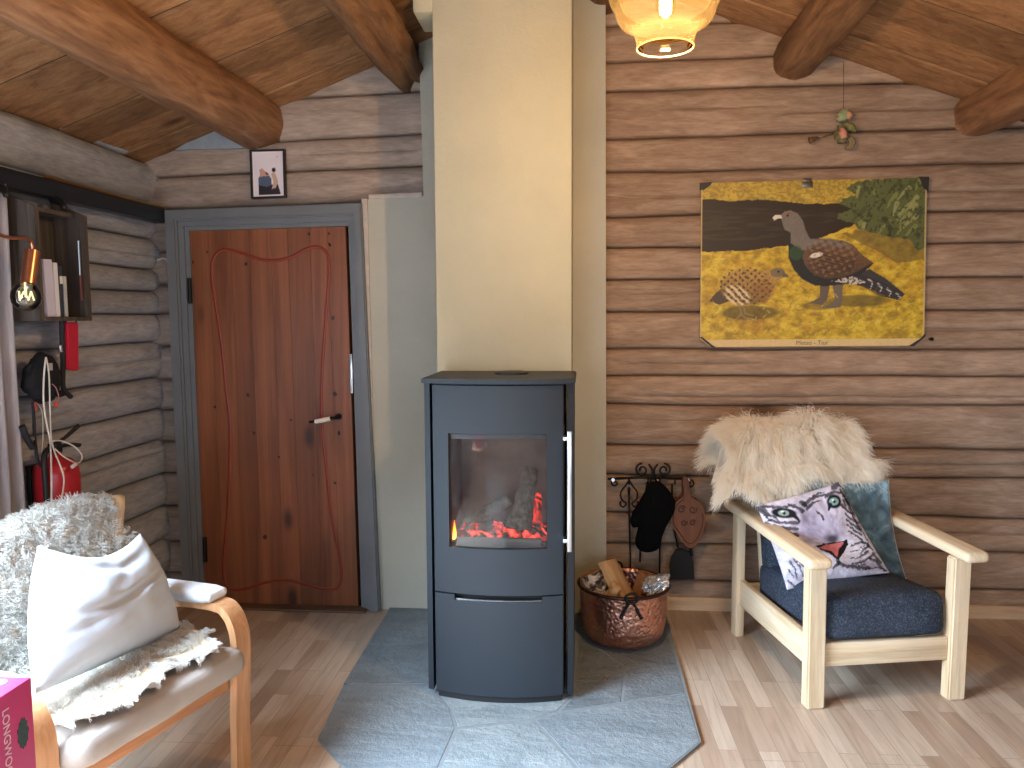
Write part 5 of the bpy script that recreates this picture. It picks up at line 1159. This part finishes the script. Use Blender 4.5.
# white cable loops, dark strap, red pouch, small strings
CAB = plain('cable_white', srgb(216, 210, 200), .5)
def hang(name, lab, cat, mats, X):
    a0 = P(mats[0][0][0][0], mats[0][0][0][1], X=X); e = empty(name, lab, cat, a0)
    for nm, pts, r, m in [(k[1], k[0], k[2], k[3]) for k in mats]:
        bm_obj(nm, tube(bmesh.new(), smooth_path([P(p[0], p[1], X=X+(p[2] if len(p) > 2 else 0))-a0 for p in pts], 6), r, 7), m, e, True)
    return e
hang('charging_cable', 'white cable looped over a hook and hanging down past the extinguisher', 'cable', [([(46, 357), (44, 375), (43.5, 400), (46, 420), (50, 440), (51, 455, .04), (51.5, 480, .09), (51.5, 503, .09)], 'long_strand', .0034, CAB), ([(46, 357), (49, 375), (50, 410), (51, 435), (54, 450, .04), (60, 465, .09), (64, 480, .09), (61, 502, .09)], 'short_strand', .003, CAB), ([(53, 441, .02), (62, 441, .02), (75, 447, .03), (82, 456, .04), (78, 463, .05), (66, 458, .05), (55, 449, .04)], 'loop', .003, CAB), ([(76, 464, .06), (72, 467, .06)], 'plug', .008, CAB)], -2.04)
DSTR = plain('strap_dark', srgb(34, 34, 40), .75)
hang('black_strap', 'dark strap with curled end hanging beside the red pouch', 'strap', [([(62, 318), (62, 335), (63, 360), (63, 385), (66, 392), (71, 397)], 'strap', .010, DSTR), ([(60, 345), (61, 352)], 'buckle', .008, STEEL)], -2.09)
hang('lanyard', 'thin dark and red strings with tags hanging under the black cap', 'lanyard', [([(33, 402), (34, 420), (35, 440), (38, 462), (42, 466)], 'dark_cord', .006, DSTR), ([(36, 402), (34, 415), (34, 440)], 'white_string', .002, CAB), ([(36, 402), (42, 412), (43, 435), (42, 452)], 'thin_string', .0015, CAB), ([(34, 402), (35, 411)], 'red_tag', .009, plain('tag_red', srgb(186, 84, 70), .6)), ([(22, 426), (28, 440), (33, 448)], 'belt_clip', .012, DSTR)], -2.09)
hang('earphones', 'thin cord with small red plug hanging to the right of the white cable', 'cord', [([(52, 384), (56, 388), (58.5, 396), (57, 403)], 'cord', .0018, plain('cord_rose', srgb(176, 120, 116), .6)), ([(57, 402), (55.5, 407)], 'plug', .007, plain('plug_red', srgb(200, 74, 60), .5))], -2.02)
rp0 = P(73, 346, X=-2.09); red = empty('pouch', 'flat red pouch hanging below the dark box shelf', 'pouch', rp0)
pa, pb, pc_, pd = [P(x, y, X=-2.075)-rp0 for x, y in ((68, 322), (79, 322), (79.5, 371), (68, 369))]
bm = bmesh.new(); lo = [bm.verts.new(p) for p in (pa, pb, pc_, pd)]; hi = [bm.verts.new(p+Vector((-.03, 0, 0))) for p in (pa, pb, pc_, pd)]
bm.faces.new(lo); bm.faces.new(hi)
for i in range(4): bm.faces.new((lo[i], lo[(i+1) % 4], hi[(i+1) % 4], hi[i]))
bmesh.ops.bevel(bm, geom=bm.edges[:], offset=.005, segments=2, affect='EDGES'); bm_obj('body', bm, plain('pouch_red', srgb(190, 38, 60), .5), red, 'auto')
bm_obj('loop', tube(bmesh.new(), smooth_path([pa+Vector((-.01, 0, 0)), pa+Vector((-.01, .02, .03)), pb+Vector((-.01, 0, 0))], 5), .003, 6), DSTR, red, True)
# cable up the corner beside the door casing
cb = hang('wall_cable', 'thin white cable running down beside the left door casing', 'cable', [([(0, 0)], 'x', .001, CAB)][:0] or [([(156, 260), (162, 258), (168, 262), (170, 280), (172, 330), (175, 400), (178, 470), (181, 530), (184, 606)], 'cable', .0035, CAB)], -2.12) if False else None
pts = [P(x, y, Y=3.80) for x, y in ((157, 260.5), (163, 258.5), (167.5, 263), (169.5, 290), (172.5, 345), (176, 415), (179, 480), (182, 545), (185, 606))]
tag(bm_obj('wall_cable', tube(bmesh.new(), smooth_path(pts, 6), .0035, 7), CAB, None, True), 'thin white cable running down beside the left door casing', 'cable')

# ================================================================== BENTWOOD ARMCHAIR (left)
TH = math.radians(74); AO = Vector((-1.216, 2.017, 0)); EX_, EY_ = Vector((math.cos(TH), math.sin(TH), 0)), Vector((-math.sin(TH), math.cos(TH), 0))
def PL_(x, y, ly):
    d = Vector(RM.T @ np.array([(x-512)/FPX, (y-384)/FPX, 1.0])); e = Vector(EYE); t_ = ((AO+EY_*ly-e).dot(EY_))/d.dot(EY_); return e+d*t_
bc_ = empty('bentwood_armchair', 'bentwood armchair with cream cushions at the left log wall', 'armchair', AO, TH)
BENT = wood('bent_birch', [srgb(176, 124, 82), srgb(202, 150, 106), srgb(214, 168, 126)], 2, 16, 1.4, .35, 0, None, .3, spec=.5)
BENTX = wood('bent_birch_cross', [srgb(178, 116, 76), srgb(204, 146, 104), srgb(216, 162, 120)], 0, 16, 1.4, .4, 0, None, .3)
def strip(path, x, w, th):
    pts = smooth_path([(0, a, b) for a, b in path], 7); bm = bmesh.new(); rows = []
    for i, p in enumerate(pts):
        d = (pts[min(i+1, len(pts)-1)]-pts[max(i-1, 0)]).normalized(); n = Vector((0, -d.z, d.y))
        rows.append([bm.verts.new(p+n*s*th/2+Vector((x+k*w/2, 0, 0))) for s, k in ((1, 1), (1, -1), (-1, -1), (-1, 1))])
    for a, b in zip(rows, rows[1:]):
        for k in range(4): bm.faces.new((a[k], a[(k+1) % 4], b[(k+1) % 4], b[k]))
    bm.faces.new(rows[0]); bm.faces.new(rows[-1])
    bmesh.ops.recalc_face_normals(bm, faces=bm.faces); return bm
PADM = plain('pad_cloth', srgb(206, 206, 208), .9, nscale=30, bump=.2, bscale=260); CUSH = plain('cushion_cloth', srgb(156, 146, 138), .92, nscale=12, namt=.06, bump=.25, bscale=260)
for s in (-1, 1):
    a = bm_obj('arm_frame', strip([(.012, 0), (.008, .2), (-.004, .40), (.0, .485), (.03, .545), (.09, .565), (.3, .557), (.54, .54), (.62, .49), (.645, .40), (.67, .0)], s*.35, .066, .026), BENT, bc_, 'auto')
    pb_ = bm_obj('arm_pad', cushion(bmesh.new(), (s*.35, .262, .589), (.098, .37, .040), .0195, 8, puff=.007, wr=.001, rot=Matrix.Rotation(-.03, 3, 'X')), PADM, bc_, True)
    bm_obj('seat_frame', strip([(.02, .335), (.2, .30), (.42, .265), (.5, .29), (.545, .42), (.60, .62), (.655, .80)], s*.27, .05, .024), BENT, bc_, 'auto')
boxo('front_rail', (0, .035, .325), (.634, .03, .062), BENTX, bc_, .004)
boxo('rear_rail', (0, .655, .2), (.634, .03, .05), BENTX, bc_, .004); boxo('back_rail', (0, .632, .70), (.55, .02, .06), BENTX, bc_, .004)
bm_obj('seat_cushion', cushion(bmesh.new(), (0, .215, .398), (.62, .59, .094), .044, 12, puff=.01, rot=Matrix.Rotation(-.085, 3, 'X'), seed=3, wr=.006), CUSH, bc_, True)
bm_obj('back_cushion', cushion(bmesh.new(), (0, .535, .60), (.54, .085, .42), .04, 12, puff=.01, rot=Matrix.Rotation(-.25, 3, 'X'), seed=6, wr=.005), CUSH, bc_, True)
sk = empty('sheepskin', 'curly white sheepskin covering the bentwood armchair from back to seat', 'sheepskin', AO, TH)
pf = smooth_path([(0, .675, .66), (0, .665, .77), (0, .625, .845), (0, .565, .845), (0, .51, .75), (0, .465, .64), (0, .425, .52), (0, .36, .474), (0, .25, .471), (0, .10, .487), (0, -.035, .492)], 6); pf = np.array([[p.y, p.z] for p in pf])
def Sl(u, v):
    fr_ = np.clip(1-.06*np.clip((u-.1), 0, 1)*(v > .6)*(1+.5*np.sin(u*9))-.03*np.sin(u*6+1)*(v > .6), 0, 1); vv = np.clip(v, 0, 1)*fr_
    s = vv*(len(pf)-1); i = np.minimum(s.astype(int), len(pf)-2); f = (s-i)[..., None]; p = pf[i]*(1-f)+pf[i+1]*f
    half = np.where(v < .5, .335, .355-.055*np.clip((v-.5)/.15, 0, 1))+.012*np.sin(v*23)+.05*np.exp(-((v-.27)/.05)**2)*(u > 0)
    return np.stack([u*half+.07*np.clip((.5-v)*6, 0, 1), p[..., 0]+.02*u*u*(v < .4), p[..., 1]+.012*np.exp(-((v-.25)/.1)**2)*np.sin(u*5)+.02*np.exp(-((v-.25)/.1)**2)*u], -1)
hd_ = hide(Sl, 30, 60, plain('hide_tan', srgb(214, 194, 164), .85, nscale=8), sk)
N = 42000; u = rng.uniform(-1, 1, N); v = rng.uniform(.05, 1, N); v = np.where(rng.random(N) < .12, 1-.035*rng.random(N), v); k_ = ~((u > .86) & (v > .14) & (v < .40)); u, v = u[k_], v[k_]; N = len(u)
root = Sl(u, v); nr = Sn(Sl, u, v, .004); up = np.stack([0*u, np.where(v < .25, 1, -1)*1.0, .9+0*u], -1); nr *= np.sign((nr*up).sum(-1))[:, None]
cl = np.stack([vfbm(u*16+q*3, v*26, 15+q, 2)-.5 for q in range(3)], -1); fine = rng.normal(0, .10, (N, 3)); K = 7; L = rng.uniform(.036, .056, N)*(1-.25*(v > .6)); acc = np.zeros((N, 3)); D = []
ph = vnoise(u*18, v*30, 77)*12+rng.normal(0, .5, N)
for j in range(1, K+1):
    s = j/K; a = ph+s*7.5
    d = nr*(1-.45*s)+np.stack([0*v, -1.2*(v > .955), -.5*(v > .955)], -1)+cl*2.0*(.4+s)+fine+np.stack([np.cos(a), np.sin(a)*.7, np.sin(a)*.7], -1)*.75*min(1, s*1.6)+np.array([0, 0, -.35])*s
    d /= np.linalg.norm(d, axis=1, keepdims=True); acc = acc+d*(L/K)[:, None]; D.append(acc.copy())
fur('fur', root, np.stack(D, 1), fur_mat('fur_white', srgb(196, 190, 180), srgb(222, 218, 210), .3), sk, .0011, .0005)
LINEN = plain('pillow_linen', srgb(182, 188, 195), .9, nscale=20, namt=.03, bump=.2, bscale=300)
wp = pillow('throw_pillow', [PL_(36, 694, .09), PL_(180, 628, .155), PL_(140, 533, .335), PL_(38, 543, .29)], .18, LINEN, None, 44, None, (-.02, -.03, .36, -.07), .004, 11, .5, None, 2.2, lambda u, v: -.016*np.exp(-((v-.47-.10*u+.05*np.sin(u*5))/.035)**2)*np.clip(u*3-.3, 0, 1)-.02*np.exp(-((v-.80-.25*np.abs(u-.55))/.05)**2)-.008*np.exp(-((v-.27-.3*u)/.03)**2)*np.clip(1-u*1.6, 0, 1))
tag(wp, 'plump white linen cushion leaning on the curly sheepskin', 'cushion')

# ================================================================== PINK BOX ON A SIDE TABLE
bx = empty('gift_box', 'pink box with white lettering and dark thistle motif at the left armchair', 'box', (-.962, 1.015, .70))
BXO = Vector((-.962, 1.015, .70))
boxo('carton', (0, 0, .119), (.188, .17, .238), plain('box_pink', srgb(190, 62, 122), .45, nscale=20, namt=.05), bx, .0015)
lt = P(4.5, 713, X=-.868)-BXO
mw = Matrix.Translation((.0946, lt.y+.001, lt.z+.006)) @ Matrix(((0, 0, 1, 0), (0, 1, 0, 0), (-1, 0, 0, 0), (0, 0, 0, 1)))
text_mesh('lettering', 'LONGWOOD', .0195, plain('letter_white', srgb(222, 190, 208), .5), bx, mw, .0003, 'LEFT')
GRN = plain('motif_green', srgb(38, 62, 60), .5, nscale=200, namt=.4)
m0 = P(23, 733, X=-.868)-BXO; ol = [(.0115*math.cos(a)*(1+.12*math.cos(9*a)), .024*math.sin(a)*(1+.08*math.cos(11*a))) for a in [q*2*math.pi/60 for q in range(60)]]
bm_obj('thistle_motif', prism(bmesh.new(), ol, .0941, .0946, lambda a, b, d: (d, m0.y+a, m0.z+b)), GRN, bx)
m1 = P(1, 683, Z=.938)-BXO; bm_obj('leaf_motif', prism(bmesh.new(), [(a*1.0, b*.5) for a, b in ol], .2381, .2386, lambda a, b, d: (m1.x+b-.004, m1.y+a, d)), plain('motif_leaf', srgb(84, 132, 70), .5, nscale=200, namt=.3), bx)
stb = empty('side_table', 'small round wooden side table carrying the pink box', 'table', (-.98, 1.0, 0))
bm_obj('tabletop', lathe(bmesh.new(), [(0, .674), (.2, .674), (.206, .68), (.206, .694), (.2, .70), (0, .70)], 40), BENTX, stb, 'auto')
for k in range(3):
    a = k*2*math.pi/3+.5; bm_obj('leg', tube(bmesh.new(), [(.12*math.cos(a), .12*math.sin(a), .674), (.17*math.cos(a), .17*math.sin(a), 0)], [.016, .012], 10), BENTX, stb, 'auto')

# ================================================================== LIGHT
def area(name, loc, target, sx, sy, energy, color):
    l = bpy.data.lights.new(name, 'AREA'); l.shape = 'RECTANGLE'; l.size = sx; l.size_y = sy; l.energy = energy; l.color = color
    o = bpy.data.objects.new(name, l); C.objects.link(o); o.location = loc
    o.rotation_euler = (Vector(target)-Vector(loc)).to_track_quat('-Z', 'Z').to_euler(); return o
SKY = (.62, .80, 1.0)
area('daylight_left_window', (XL+.12, (WY0+WY1)/2, (WZ0+WZ1)/2), (XL+2, (WY0+WY1)/2-.1, (WZ0+WZ1)/2-2.0), 1.15, WY1-WY0-.15, 335, SKY).data.spread = math.radians(120)
area('daylight_terrace_door', ((RW[0][0]+RW[0][1])/2, YR+.05, 1.15), ((RW[0][0]+RW[0][1])/2, 1.5, -1.2), 1.25, 1.65, 70, SKY)
area('daylight_rear_window', ((RW[1][0]+RW[1][1])/2, YR+.05, 1.45), ((RW[1][0]+RW[1][1])/2, 1.5, -1.2), 1.6, 1.05, 32, (.76, .88, 1))
wd = bpy.data.worlds.new('sky'); sc.world = wd; wd.use_nodes = True; bgn = wd.node_tree.nodes['Background']; bgn.inputs[0].default_value = (.62, .78, 1, 1); bgn.inputs[1].default_value = 1.5
sc.view_settings.exposure = 0.3
